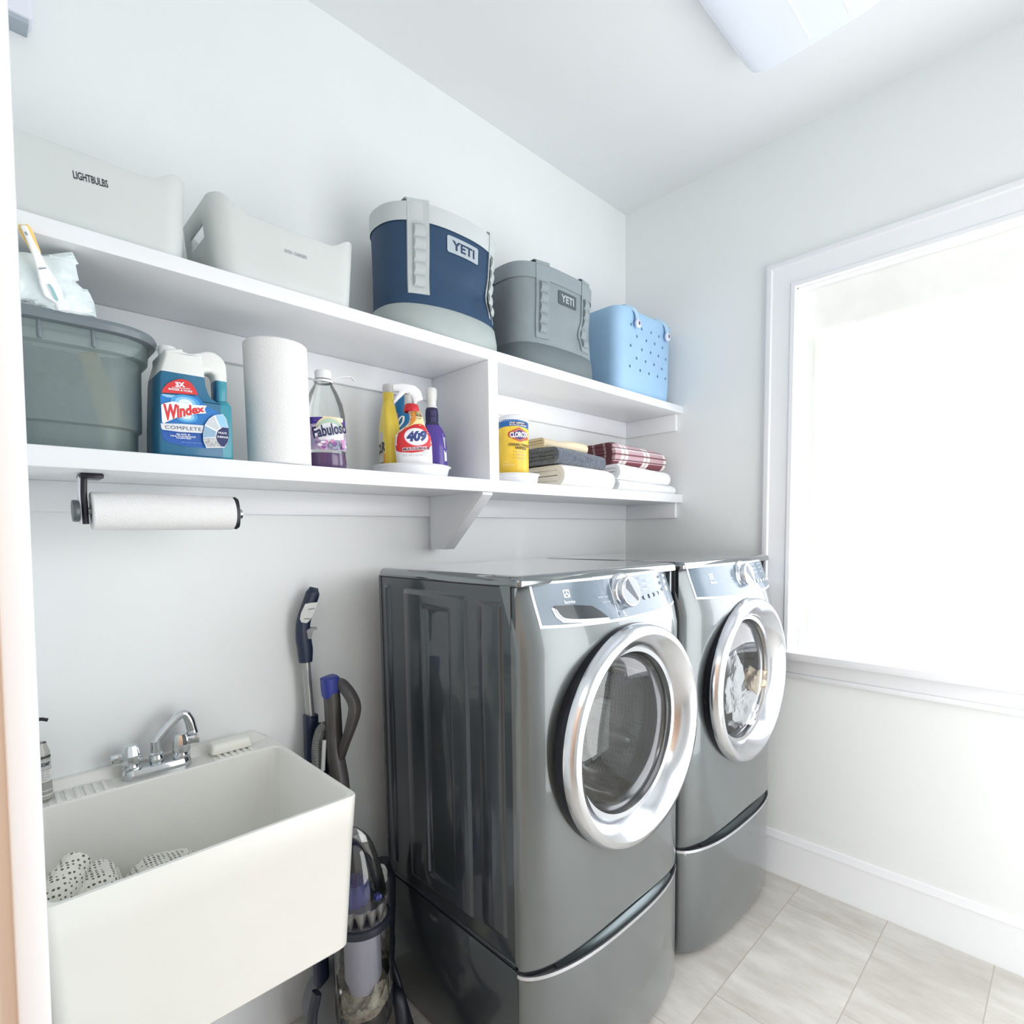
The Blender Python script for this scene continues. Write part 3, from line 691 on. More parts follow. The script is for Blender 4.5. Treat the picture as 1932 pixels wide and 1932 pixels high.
p.poly(fj.pts(K1, [(325, 1308), (650, 1318), (952, 1340), (925, 1452), (600, 1435), (350, 1402), (330, 1370)]), mat('print_silver', (216, 220, 226), .4))
tpx(p, fj, K1, 'COMPLETE', (388, 1362), (912, 1398), 50, INK, bold=.0, space=1.1)
tpx(p, fj, K1, 'GLASS &', (550, 1466), (752, 1476), 22, WHITE, bold=.02); tpx(p, fj, K1, 'MULTI-SURFACE', (465, 1490), (832, 1512), 22, WHITE, bold=.02); tpx(p, fj, K1, 'CLEANER', (548, 1520), (768, 1535), 20, WHITE, bold=.02)
tpx(p, fj, K1, '128 FL OZ (1 GAL) 3.78 L', (618, 1584), (930, 1606), 14, mat('print_sky', (150, 200, 232)))
p.poly(fj.pts(K1, [(985, 1670), (940, 1560), (938, 1440), (965, 1330), (1020, 1250), (1100, 1195), (1225, 1178), (1275, 1250), (1305, 1370), (1310, 1500), (1290, 1600), (1250, 1665)]), WHITE)
p.poly(fj.pts(K1, [(975, 1325), (1025, 1262), (1095, 1212), (1175, 1370), (1140, 1410)]), mat('print_pale', (196, 204, 208), .4)); p.poly(fj.pts(K1, [(1120, 1200), (1222, 1186), (1268, 1255), (1298, 1365), (1195, 1368)]), mat('print_sky', (150, 200, 232)))
p.poly(fj.pts(K1, [(965, 1345), (1125, 1430), (1112, 1508), (945, 1520), (948, 1420)]), mat('print_steel', (140, 172, 198), .4)); p.poly(fj.pts(K1, [(945, 1535), (1115, 1520), (1180, 1610), (1230, 1655), (995, 1660)]), mat('print_stone', (178, 180, 180), .5, vary=.4, vscale=300))
p.poly(fj.pts(K1, [(1306, 1380), (1220, 1372), (1155, 1420), (1128, 1500), (1145, 1580), (1195, 1640), (1245, 1655), (1290, 1590), (1308, 1500)]), NAVYI)
tpx(p, fj, K1, 'MULTI', (1158, 1446), (1275, 1460), 26, WHITE, bold=.03); tpx(p, fj, K1, 'SURFACE', (1140, 1505), (1295, 1520), 26, WHITE, bold=.03)
p.done('front_label', jug)

# ---- paper towel roll, standing
M_paper = mat('paper_towel', (240, 240, 240), .9, bump=.35, bscale=420, vary=.01)
c = Wy(524, 760, -.236); rl = thing('paper_towel_roll', 'white paper towel roll standing upright between blue jug and purple cleaner', 'paper towel roll', (c.x, -.236, ZL))
R = .071; prof = [(.021, .002), (R-.003, .002), (R, .005), (R, .284), (R-.003, .287), (.021, .286)]
MB().lathe(prof, (c.x, -.236, ZL), 'Z', 56).obj('paper', M_paper, rl)
MB().lathe([(.021, .001), (.021, .287), (.019, .287), (.019, .001), (.021, .001)], (c.x, -.236, ZL), 'Z', 28).obj('core', mat('cardboard', (186, 160, 128), .8), rl)
MB().tube([(c.x+R*math.cos(a)*1.004, -.236+R*math.sin(a)*1.004, ZL+.004+.279*k) for k, a in ((0, -.15), (1, -.15))], .0012, 6).obj('sheet_edge', M_paper, rl)

# ---- purple floor cleaner
M_clear = glass_mat('clear_bottle', (248, 250, 249), .03, .06); M_purple = mat('purple_liquid', (84, 58, 100), .15, coat=.5)
c = Wy(613, 800, -.205); fb = thing('floor_cleaner_bottle', 'clear bottle of purple floor cleaner with flower label behind the standing roll', 'bottle', (c.x, -.205, ZL))
rows = [(.001, .044, .04, 0), (.006, .049, .044, 0), (.02, .051, .046, 0), (.045, .049, .044, 0), (.06, .0505, .0455, 0), (.13, .0505, .0455, 0), (.145, .051, .046, 0), (.175, .046, .042, 0), (.205, .034, .032, 0), (.228, .021, .021, 0), (.236, .019, .019, 0), (.25, .0185, .0185, 0)]
F2 = CAM-c; B = Bottle((c.x, -.205, ZL), (F2.x+.25, F2.y), rows)
B.build(MB(), 0, 2.2, z1=.05).obj('liquid', M_purple, fb, ang=50)
B.build(MB(), 0, 2.2, z0=.045).obj('body', M_clear, fb, ang=50)
MB().lathe([(.0195, .238), (.021, .239), (.021, .257), (.019, .260), (0, .260)], (c.x, -.205, ZL), 'Z', 28).obj('cap', mat('cap_white', (240, 242, 243), .4), fb)
MB().lathe([(.0195, .230), (.0235, .229), (.0245, .232), (.0235, .235), (.0195, .234)], (c.x, -.205, ZL), 'Z', 28).tube(catmull([(c.x+.02, -.22, ZL+.236), (c.x+.04, -.228, ZL+.246), (c.x+.062, -.235, ZL+.249), (c.x+.072, -.238, ZL+.24)], 5), .004, 8, sec=rr(2, .7, .3, 2)).obj('carry_strap', mat('cap_white', (240, 242, 243), .4), fb)
K2 = crop(570, 670, 8.78); fB = Face(B.f.at(0, 0, .046), B.f.F[:2]); p = Print(B.front, .0006, .0003, .012)
def fl(L): return fB.pts(K2, L)
u0_, u1_ = -.048, .048; v0, v1 = .052, .131
p.rect(u0_, v0, u1_, v1, mat('label_lilac', (186, 168, 200), .4, vary=.35, vscale=120)); p.rect(u0_, .116, u1_, .133, mat('label_purple', (66, 44, 140), .4)); p.rect(-.012, .125, .040, .135, mat('label_cream', (236, 224, 200), .4))
c1 = fl([(470, 1230)])[0]; p.oval(c1[0], c1[1], .036, .032, mat('label_gold', (232, 214, 170), .4)); p.oval(c1[0], c1[1]-.001, .033, .029, mat('label_leaf', (178, 200, 180), .4)); p.oval(c1[0], c1[1]-.008, .034, .024, WHITE)
p.rect(c1[0]-.03, c1[1]-.028, c1[0]+.034, c1[1]-.006, WHITE, .004)
rnd = random.Random(3)
for k in range(26):
    p.oval(c1[0]+rnd.uniform(-.045, .04), v0+rnd.uniform(.003, .022), .005*rnd.uniform(.6, 1.3), .005*rnd.uniform(.6, 1.2), mat(('flower_pink', 'flower_violet', 'flower_white', 'flower_grey')[k % 4], ((206, 140, 190), (128, 84, 150), (238, 232, 242), (140, 150, 172))[k % 4], .5))
for k in range(9): p.oval(c1[0]-.038+rnd.uniform(-.006, .006), .085+rnd.uniform(0, .03), .004, .004, mat('flower_white', (238, 232, 242), .5))
p.d += .0003
tpx(p, fB, K2, 'Fabuloso', (165, 1290), (735, 1200), 190, mat('fab_navy', (36, 42, 84), .4), bold=.03, shear=.1)
p.done('wrap_label', fb)
# ================================================================ LOWER SHELF: round tray with four bottles
M_tray = mat('tray_white', (232, 233, 236), .4, vary=.01)
K3 = crop(690, 710, 9.66)
def tray(c, R, h, label):
    t = lathe_thing = MB().lathe([(0, .001), (R*.86, .001), (R*.9, .004), (R*.955, h-.004), (R, h-.002), (R*1.01, h), (R*.985, h+.0015), (R*.94, h-.003), (R*.88, .009), (0, .009)], c, 'Z', 64).obj('round_tray', M_tray, None, c, ang=40)
    return tag(t, label, 'tray', 'round white trays on the lower shelf')
tc_ = Wy(777, 886, -.176); tc_.z = ZL
ft = Face(tc_, (CAM-tc_)[:2]); RT = (ft.conv(851, 886)[0]-ft.conv(702, 886)[0])/2
tray(tuple(tc_), RT, .034, 'round white plastic tray carrying four cleaner bottles left of the divider')
BZ = ZL+.0095
# 409 spray bottle
c = Wy(781, 870, -.238); c.z = BZ; V = (CAM-c); V.z = 0; V.normalize()
F = Vector((V.x-.10*V.y*-1*0+.12, V.y, 0)); f4 = Face(c, F)
sil = [(1550, 558, 1216), (1450, 545, 1214), (1300, 526, 1206), (1200, 522, 1200), (1100, 534, 1182), (1040, 566, 1156), (980, 630, 1122), (900, 735, 1082), (850, 780, 1068), (780, 800, 1050), (700, 795, 1030), (650, 772, 1008)]
rows = [(0, .044, .026, 0), (.004, .0475, .029, 0)]
for Y, a, b in sil:
    u0_, z = f4.conv(*K3(a, Y)); u1_, _ = f4.conv(*K3(b, Y)); w_ = (u1_-u0_)/2
    if z > .006: rows.append((z, w_, max(.016, min(.030, w_*.66)), (u0_+u1_)/2))
rows[0] = (0, rows[2][1]*.95, .027, rows[2][3]); rows[1] = (.004, rows[2][1], .029, rows[2][3])
B4 = Bottle(c, F, rows)
s4 = thing('spray_bottle', 'spray bottle with red 409 label and white trigger at front of round tray', 'spray bottle', c, 'cleaner bottles on the round tray')
B4.build(MB(), 0, 2.4).obj('body', mat('bottle_white', (238, 238, 240), .35), s4, ang=50)
p = Print(B4.front, .0005, .0003, .01)
def q4(L): return f4.pts(K3, L)
p.poly(q4([(600, 985), (640, 965), (770, 830), (790, 760), (775, 660), (900, 655), (985, 655), (1025, 740), (1070, 860), (1090, 900), (1150, 1010), (1000, 1060), (700, 1080), (545, 1075)]), mat('orange_print', (240, 160, 60), .4))
p.poly(q4([(700, 950), (830, 900), (900, 820), (905, 670), (990, 665), (1040, 800), (1085, 895), (1120, 970)]), mat('cream_print', (246, 230, 170), .4))
p.poly(q4([(552, 1070), (640, 1020), (760, 945), (880, 895), (1000, 885), (1080, 905), (1140, 985), (1185, 1090), (1200, 1180), (1195, 1260), (1130, 1340), (1000, 1400), (820, 1420), (620, 1405), (550, 1370), (530, 1250), (532, 1120)]), RED)
cx4, cz4 = q4([(905, 1130)])[0]; e1 = q4([(1115, 1130)])[0][0]-cx4; e2 = q4([(905, 975)])[0][1]-cz4
p.oval(cx4, cz4-.0008, e1*1.05, e2*1.06, mat('print_pink', (236, 170, 190), .4)); p.oval(cx4, cz4, e1, e2, WHITE)
tpx(p, f4, K3, '409', (722, 1135), (1095, 1115), 195, mat('print_indigo', (52, 70, 130), .4), bold=.06, shear=.22)
p.poly(q4([(655, 1330), (1100, 1300), (1100, 1370), (655, 1390)]), mat('print_rose', (226, 190, 200), .4))
tpx(p, f4, K3, 'MULTI-SURFACE', (668, 1360), (1150, 1335), 46, INK, bold=.02); tpx(p, f4, K3, 'CLEANER', (1010, 1420), (1120, 1412), 26, GREYI)
tpx(p, f4, K3, 'KILLS', (895, 685), (1005, 690), 34, INK, bold=.02); tpx(p, f4, K3, '99.9%', (900, 735), (1018, 742), 48, INK, bold=.03); tpx(p, f4, K3, 'OF GERMS', (905, 790), (1018, 797), 26, INK)
tpx(p, f4, K3, '32 FL OZ (1 QT) 946 mL', (655, 1470), (1090, 1462), 30, GREYI)
p.done('front_label', s4)
cuff = q4([(715, 640), (700, 560), (735, 528), (930, 520), (965, 600), (975, 645)])
MB().lathe([(.021, f4.conv(*K3(830, 655))[1]), (.022, f4.conv(*K3(830, 600))[1]), (.0195, f4.conv(*K3(830, 535))[1]), (.017, f4.conv(*K3(830, 518))[1])], f4.at(f4.conv(*K3(832, 600))[0], 0), 'Z', 32).obj('collar', mat('collar_red', (206, 36, 46), .35), s4)
hd = q4([(475, 165), (560, 145), (700, 145), (820, 165), (905, 192), (985, 270), (1022, 360), (1038, 440), (940, 462), (912, 522), (862, 522), (852, 440), (825, 375), (780, 335), (720, 318), (690, 340), (600, 420), (515, 512), (495, 498), (540, 380), (610, 285), (480, 275)])
MB().prism([hd], lambda u, v, d: f4.at(u, v, d), -.013, .013, 0, .005, 2).obj('trigger_head', mat('trigger_white', (244, 245, 248), .3), s4, ang=50)
MB().lathe([(.0135, f4.conv(*K3(790, 525))[1]), (.013, f4.conv(*K3(790, 340))[1])], f4.at(f4.conv(*K3(790, 400))[0], 0, -.004), 'Z', 24).obj('neck', mat('neck_grey', (206, 206, 204), .4), s4)
# yellow flat bottle seen edge on
c = Wy(736, 870, -.150); c.z = BZ; V = (CAM-c); V.z = 0; V.normalize(); Rv = Vector((-V.y, V.x, 0))
F = V*math.cos(math.radians(72))-Rv*math.sin(math.radians(72)); fv = Face(c, V); fy = Face(c, F)
def hz(Y, X=400): return fv.conv(*K3(X, Y))[1]
def hw(a, b, Y): return (fv.conv(*K3(b, Y))[0]-fv.conv(*K3(a, Y))[0])/2
s5 = thing('cleaner_bottle', 'tall flat yellow bottle with frosted cap at left of round tray', 'bottle', c, 'cleaner bottles on the round tray')
n0 = hw(278, 468, 400)
rows = [(0, .043, .0235, 0), (.004, .0455, .026, 0), (hz(1200), .0455, .026, 0), (hz(1000), .043, .0255, 0), (hz(850), .036, .0245, 0), (hz(700), .028, .0215, 0), (hz(560), .0205, .018, 0), (hz(455), n0*1.0, n0, 0), (hz(450), n0*1.04, n0*1.04, 0), (hz(310), n0, n0, 0)]
B5 = Bottle(c, F, rows); B5.build(MB(), 0, 3.0).obj('body', mat('bottle_yellow', (240, 212, 76), .3, coat=.3), s5, ang=50)
MB().lathe([(n0*.98, hz(308)), (n0*1.05, hz(296)), (n0*1.05, hz(200)), (n0*.95, hz(165)), (n0*.6, hz(150)), (0, hz(148))], c, 'Z', 32).obj('cap', mat('cap_frosted', (232, 232, 230), .3, trans=.2), s5)
p = Print(B5.front, .0006, .0003, .012)
p.rect(-.036, .012, .036, .125, mat('label_grey', (206, 204, 200), .45, vary=.06), .012); p.rect(-.036, .012, .036, .038, mat('label_slate', (150, 152, 152), .45)); p.poly([(-.03, .052), (.036, .062), (.036, .092), (-.03, .082)], mat('label_tan', (200, 186, 170), .4))
p.text('CLR', 0, .078, .06, .030, INK, bold=.05, shear=.2, rot=.12); p.rect(.02, .03, .036, .06, mat('label_orange', (236, 160, 60), .4), .004)
p.done('side_label', s5)
# blue bottle behind
c = Wy(766, 870, -.098); c.z = BZ; V = (CAM-c); V.z = 0; V.normalize(); f6 = Face(c, V)
s6 = thing('cleaner_bottle', 'blue spray bottle standing behind the white trigger on round tray', 'bottle', c, 'cleaner bottles on the round tray')
h6 = lambda Y: f6.conv(*K3(760, Y))[1]
rows = [(0, .042, .028, 0), (.004, .045, .03, 0), (h6(1100), .045, .03, 0), (h6(800), .040, .029, 0), (h6(640), .036, .028, 0), (h6(520), .034, .027, 0), (h6(420), .026, .022, 0), (h6(370), .016, .016, 0), (h6(330), .015, .015, 0)]
B6 = Bottle(c, V, rows); B6.build(MB(), 0, 2.3).obj('body', mat('bottle_blue', (22, 112, 168), .3, coat=.3), s6, ang=50)
p = Print(B6.front, .0006, .0003, .012)
pts = catmull([(*f6.conv(*K3(x, y)), 0) for x, y in ((600, 930), (590, 860), (640, 780), (690, 760), (680, 860), (610, 960))], 5)
p._add([(a.x+o*.003, a.y) for a in pts for o in (-1, 1)], [(2*i, 2*i+1, 2*i+3, 2*i+2) for i in range(len(pts)-1)], WHITE)
p.poly(f6.pts(K3, [(560, 700), (600, 700), (600, 900), (560, 900)]), mat('label_mauve', (150, 130, 160), .4)); p.done('front_label', s6)
MB().lathe([(.017, h6(372)), (.017, h6(325)), (.012, h6(300)), (.012, h6(285)), (0, h6(284))], c, 'Z', 24).obj('cap', WHITE, s6)
# purple bottle
c = Wy(815, 870, -.165); c.z = BZ; V = (CAM-c); V.z = 0; V.normalize(); f7 = Face(c, V)
s7 = thing('cleaner_bottle', 'purple bottle with dark neck and white nozzle at right of round tray', 'bottle', c, 'cleaner bottles on the round tray')
h7 = lambda Y: f7.conv(*K3(1205, Y))[1]
u7 = f7.conv(*K3(1205, 700))[0]
def w7(X, Y): return f7.conv(*K3(X, Y))[0]-u7
rows = [(0, w7(1490, 1560)*.92, .028, u7), (.004, w7(1490, 1560), .030, u7)]+[(h7(Y), w7(X, Y), max(.017, min(.03, w7(X, Y)*.7)), u7) for Y, X in ((1500, 1492), (1300, 1480), (1100, 1455), (1030, 1432), (960, 1395), (900, 1345), (850, 1325), (700, 1325), (620, 1318), (588, 1300))]
B7 = Bottle(c, V+Rv*0, rows)
B7.build(MB(), 0, 2.4, mfn=lambda i, j: 0 if j < 7 else 1).obj('body', [mat('bottle_purple', (84, 60, 158), .3, coat=.3), mat('bottle_midnight', (38, 34, 82), .25, coat=.4)], s7, ang=50)
MB().lathe([(w7(1300, 580)*.98, h7(586)), (w7(1300, 580), h7(560)), (w7(1285, 560), h7(545)), (w7(1285, 500), h7(470)), (w7(1300, 400), h7(380)), (w7(1298, 300), h7(250)), (w7(1280, 250), h7(222)), (0, h7(218))], f7.at(u7, 0), 'Z', 32).obj('nozzle', mat('nozzle_white', (238, 239, 238), .35), s7)
p = Print(B7.front, .0006, .0003, .012); p.poly(f7.pts(K3, [(1425, 1370), (1470, 1355), (1480, 1560), (1440, 1570)]), WHITE); p.done('side_label', s7); p = Print(B7.front, .0006, .0003, .012); p.poly(f7.pts(K3, [(1395, 1060), (1440, 1075), (1450, 1330), (1440, 1340)]), mat('label_pale', (206, 206, 214), .4))
p.done('back_label', s7)
for y0_, y1_ in ((650, 740), (770, 850)): p = Print(B7.front, .0006, .0003, .012); p.poly(f7.pts(K3, [(1190, y0_), (1290, y0_), (1280, y1_), (1190, y1_)]), mat('label_shadow_blue', (58, 56, 104), .4)); p.done('neck_label', s7)

# ---- second tray with the wipes canister, right of the divider
c = Wy(969, 880, -.190); c.z = ZL; V = (CAM-c); V.z = 0; V.normalize(); f8 = Face(c, V)
R2 = f8.conv(1018, 892)[0]
tray(tuple(c), R2, .036, 'small round white plastic tray under the yellow wipes canister')
K4 = crop(930, 770, 12.88); c8 = c.copy(); c8.z = BZ; f8 = Face(c8, V)
R8 = f8.conv(*K4(868, 1200))[0]; h8 = lambda Y: f8.conv(*K4(600, Y))[1]
wc = thing('wipes_canister', 'yellow canister of disinfecting wipes with white lid right of the divider', 'canister', c8)
zb_, zt_ = 0, h8(370)
MB().lathe([(0, 0), (R8*.95, 0), (R8, .004), (R8, zt_), (0, zt_)], c8, 'Z', 48).obj('body', mat('canister_yellow', (244, 204, 70), .35, vary=.12, vscale=18), wc)
MB().lathe([(R8*1.0, zt_-.002), (R8*1.01, zt_), (R8*1.0, h8(300)), (R8*.93, h8(235)), (R8*.75, h8(205)), (0, h8(198))], c8, 'Z', 48).obj('lid', mat('lid_white', (236, 237, 242), .35), wc)
cy8 = on_cyl((c8.x, c8.y), R8, math.atan2(V.y, V.x), c8.z)
p = Print(lambda u, v, d: cy8(R8*math.asin(max(-.99, min(.99, u/R8))), v, d), .0005, .0003, .008)
P8 = lambda L: [(max(-R8*.985, min(R8*.985, a)), b) for a, b in f8.pts(K4, L)]
p.poly(P8([(0, 360), (300, 345), (600, 350), (868, 380), (868, 540), (600, 500), (300, 510), (0, 540)]), mat('band_blue', (28, 104, 176), .4))
p.poly(P8([(380, 440), (480, 395), (740, 395), (800, 420), (800, 500), (700, 480), (410, 485)]), mat('band_navy', (30, 44, 84), .4))
tpx(p, f8, K4, 'CRISP LEMON', (400, 425), (745, 428), 44, WHITE, bold=.02); tpx(p, f8, K4, 'BLEACH-FREE', (410, 470), (800, 486), 32, WHITE, bold=.02)
p.poly(P8([(365, 700), (380, 650), (640, 535), (820, 640), (840, 760), (820, 810), (650, 880), (380, 760)]), mat('logo_red', (196, 92, 64), .4))
p.poly(P8([(415, 700), (430, 665), (640, 568), (790, 650), (800, 760), (650, 845), (430, 750)]), mat('logo_pink', (214, 130, 110), .4))
p.poly(P8([(430, 690), (650, 590), (780, 660), (785, 755), (650, 832), (440, 740)]), mat('logo_indigo', (72, 48, 112), .4))
tpx(p, f8, K4, 'CLOROX', (420, 720), (835, 690), 130, WHITE, bold=.045)
tpx(p, f8, K4, 'DISINFECTING', (385, 940), (850, 955), 62, INK, bold=.02, shear=.15); tpx(p, f8, K4, 'WIPES', (535, 1020), (790, 1030), 70, INK, bold=.02, shear=.15)
for i, t_ in enumerate(('KILLS COLD & FLU', 'VIRUSES', '35 WET WIPES')): tpx(p, f8, K4, t_, (540, 1110+i*78), (770, 1112+i*78), 30, GREYI); p.oval(*f8.conv(*K4(500, 1110+i*78)), .0016, .0022, mat('bullet_brown', (180, 140, 70), .4))
tpx(p, f8, K4, '7 IN x 8 IN', (270, 1370), (395, 1360), 24, mat('label_cream', (236, 224, 200))); tpx(p, f8, K4, 'NET WT 10.9 OZ', (270, 1430), (520, 1430), 40, mat('label_cream', (236, 224, 200)))
p.done('wrap_label', wc)

# ================================================================ folded linen, two stacks
def linen(name, label, cat, x0, x1, yf, yb, z0, z1, m, amp=.004, layers=2, seed=0, yaw=0, group=None, frontcurve=.0, sl=0, hem=None, taper=0):
    H = z1-z0; mb = MB(); M = 26; cx = (x0+x1)/2
    def place(x, y, z):
        e = min(1, (x-x0)/.03+.35)*min(1, (x1-x)/.03+.35); q = Vector((x*9, y*9, z*14+seed*3.1))
        dz = amp*noise.noise(q)+amp*.5*noise.noise(q*2.7); dy = amp*1.2*noise.noise(Vector((x*8, z*10, seed+5.5)))
        zz = z0+(z-z0)*(.90+.10*min(1, e**.5))+(dz if z > z0+.002 else 0)*min(1, (z-z0)/(H*.5))+sl*(x-cx)
        zz += taper*(y-yf)/(yb-yf)*(z-z0)/H
        yy = y+dy-frontcurve*math.sin(PI*(x-x0)/(x1-x0))
        ca, sa = math.cos(yaw), math.sin(yaw); X, Y = x-cx, yy-yf
        return (cx+X*ca-Y*sa, yf+X*sa+Y*ca, max(zz, z0))
    t = H/(2*layers); t_ = t*.93
    for k in range(layers):
        Ro = H/2-k*t; Ri = Ro-t_; zc = z0+H/2; yc = yf+H/2; last = k == layers-1
        outer = [(yb, zc+Ro)]+[(yc+(yb-yc)*s, zc+Ro) for s in (.8, .6, .4, .2)]+[(yc-Ro*math.sin(PI*i/14), zc+Ro*math.cos(PI*i/14)) for i in range(15)]+[(yc+(yb-yc)*s, zc-Ro) for s in (.2, .4, .6, .8)]+[(yb, zc-Ro)]
        Ri = max(Ri, .0004)
        inner = [(yb, zc-Ri), (yc, zc-Ri)]+[(yc-Ri*math.sin(PI*i/8), zc-Ri*math.cos(PI*i/8)) for i in range(1, 8)]+[(yc, zc+Ri), (yb, zc+Ri)]
        xs_ = [x0+.004*k+(x1-x0-.008*k)*i/M for i in range(M+1)]
        mb.loft([[place(x, y, z) for y, z in outer+inner] for x in xs_])
    o = mb.obj(name, m, None, (cx, (yf+yb)/2, z0), ang=55)
    return tag(o, label, cat, group)
GL = 'folded linen stacked on the right end of lower shelf'
M_white = mat('linen_white', (242, 242, 246), .95, bump=.15, bscale=300, vary=.02, sheen=.2); M_cream = mat('linen_cream', (238, 236, 231), .95, bump=.15, bscale=260, vary=.03, sheen=.2)
M_fur = mat('blanket_grey', (96, 106, 120), 1, bump=.9, bscale=150, vary=.3, vscale=60, sheen=.4); M_sheet = mat('sheet_white', (234, 236, 238), .9, bump=.12, bscale=60, vary=.03)
M_tan = mat('linen_tan', (226, 212, 184), .9, bump=.2, bscale=120, vary=.06)
def plaid():
    m = mat('plaid_cloth', (112, 62, 70), .9, bump=.2, bscale=300, sheen=.2); q = Nodes(m); b = q.N['Principled BSDF']; x, y, z, _ = q.xyz()
    def band(v, per, off, wdt): return q.math('LESS_THAN', q.math('ABSOLUTE', q.math('SUBTRACT', q.math('FRACT', q.math('DIVIDE', q.math('ADD', v, off), per)), .5)), wdt)
    front = q.math('LESS_THAN', y, -.072)
    base = q.mix(front, rgb(98, 50, 60), rgb(198, 166, 174))
    hz_ = lambda k, w_: q.math('MULTIPLY', front, q.math('LESS_THAN', q.math('ABSOLUTE', q.math('SUBTRACT', z, k)), w_))
    c = q.mix(q.math('MULTIPLY', q.math('LESS_THAN', z, .022), front), base, rgb(124, 62, 72))
    c = q.mix(q.math('MULTIPLY', band(x, .150, .045, .15), q.math('MULTIPLY_ADD', front, .35, .5)), c, rgb(240, 236, 232))
    c = q.mix(q.math('MULTIPLY', band(x, .150, .045, .03), .6), c, rgb(170, 150, 152)); c = q.mix(q.math('MULTIPLY', band(y, .060, .0, .09), q.math('SUBTRACT', .55, q.math('MULTIPLY', front, .55))), c, rgb(196, 176, 176))
    for k, w_, cc_ in ((.028, .0025, (96, 60, 66)), (.050, .0035, (110, 50, 60)), (.070, .002, (240, 236, 232)), (.076, .0022, (96, 70, 78))): c = q.mix(q.math('MULTIPLY', hz_(k, w_), .85), c, rgb(*cc_))
    q.L.new(c, b.inputs['Base Color']); return m
linen('folded_towel', 'folded cream towel at bottom of the left linen stack', 'towel', -.800, -.492, -.290, -.075, ZL, ZL+.080, M_cream, .003, 2, 1, group=GL, frontcurve=.006, sl=-.02)
linen('folded_blanket', 'folded dark grey fleece blanket in the middle of the left linen stack', 'blanket', -.812, -.535, -.278, -.07, ZL+.079, ZL+.140, M_fur, .004, 2, 2, group=GL, sl=-.06)
linen('folded_sheet', 'folded beige sheet on top of the left linen stack', 'sheet', -.815, -.595, -.225, -.06, ZL+.142, ZL+.178, M_tan, .007, 2, 3, yaw=-.14, group=GL, sl=-.03, taper=.012)
linen('folded_sheet', 'thin folded white sheet at bottom of the right linen stack', 'sheet', -.462, -.025, -.293, -.06, ZL, ZL+.042, M_sheet, .003, 2, 4, group=GL, sl=-.015)
linen('folded_towel', 'thick folded white towel in the middle of the right linen stack', 'towel', -.452, -.062, -.288, -.06, ZL+.041, ZL+.104, M_white, .003, 2, 5, group=GL, frontcurve=.006, sl=-.03)
linen('folded_blanket', 'folded burgundy plaid blanket on top of the right linen stack', 'blanket', -.430, -.070, -.262, -.05, ZL+.104, ZL+.200, plaid(), .006, 3, 6, yaw=-.06, group=GL, sl=-.035)

# ================================================================ paper towel holder under the shelf
hy = -.214; zt_ = ZL-TL
xa = Wy(160, 940, hy).x; xr0 = Wy(171, 960, hy).x; xr1 = Wy(437, 960, hy).x; xe = Wy(446, 968, hy).x; za = Wy(160, 968, hy).z+.004
ho = thing('towel_holder', 'black and white under-shelf holder for the hanging paper towel', 'paper towel holder', (xa, hy, zt_))
M_blk = mat('holder_black', (22, 22, 36), .35)
MB().box((xa-.008, hy-.028, zt_-.010), (xa+.03, hy+.028, zt_-.0005), 0, .003).obj('mount', M_blk, ho)
arm = catmull([(xa, hy, zt_-.006), (xa-.002, hy, zt_-.04), (xa-.002, hy, za+.01), (xa-.002, hy, za-.026)], 8)
MB().tube(arm, .012, 12, sec=rr(.9, 2.2, .4, 3)).obj('arm', M_blk, ho)
MB().tube([p_+Vector((-.0065, 0, 0)) for p_ in arm], .009, 12, sec=rr(.5, 2.0, .2, 3)).obj('arm_cover', mat('holder_white', (230, 232, 240), .4), ho)
MB().lathe([(.0, xa-.022), (.021, xa-.021), (.022, xa-.014), (.02, xa-.010), (0, xa-.009)], (0, hy, za), 'X', 24).obj('hinge_cap', mat('holder_steel', (96, 104, 108), .35, .4), ho)
MB().lathe([(0, xa), (.007, xa), (.007, xe), (0, xe)], (0, hy, za), 'X', 16).obj('rod', mat('holder_rod', (190, 190, 190), .3, .6), ho)
MB().lathe([(.012, xe-.012), (.036, xe-.008), (.038, xe-.002), (.034, xe+.004), (.012, xe+.006), (0, xe+.006)], (0, hy, za), 'X', 28, sx=.45).obj('end_arm', M_blk, ho)
MB().lathe([(.0, xe+.012), (.011, xe+.011), (.013, xe+.006), (.012, xe+.002)], (0, hy, za-.002), 'X', 24).obj('end_knob', mat('knob_chrome', (200, 204, 208), .12, 1), ho)
RR = .0385
pr_ = MB().lathe([(.0175, xr0), (RR-.002, xr0), (RR, xr0+.002), (RR, xr1-.002), (RR-.002, xr1), (.0175, xr1), (.0175, xr0)], (0, hy, za), 'X', 48).obj('roll', M_paper, None, ((xr0+xr1)/2, hy, za-RR))
pr_.name = 'hanging_paper_towel'; tag(pr_, 'white paper towel roll hanging sideways below the lower shelf', 'paper towel roll')
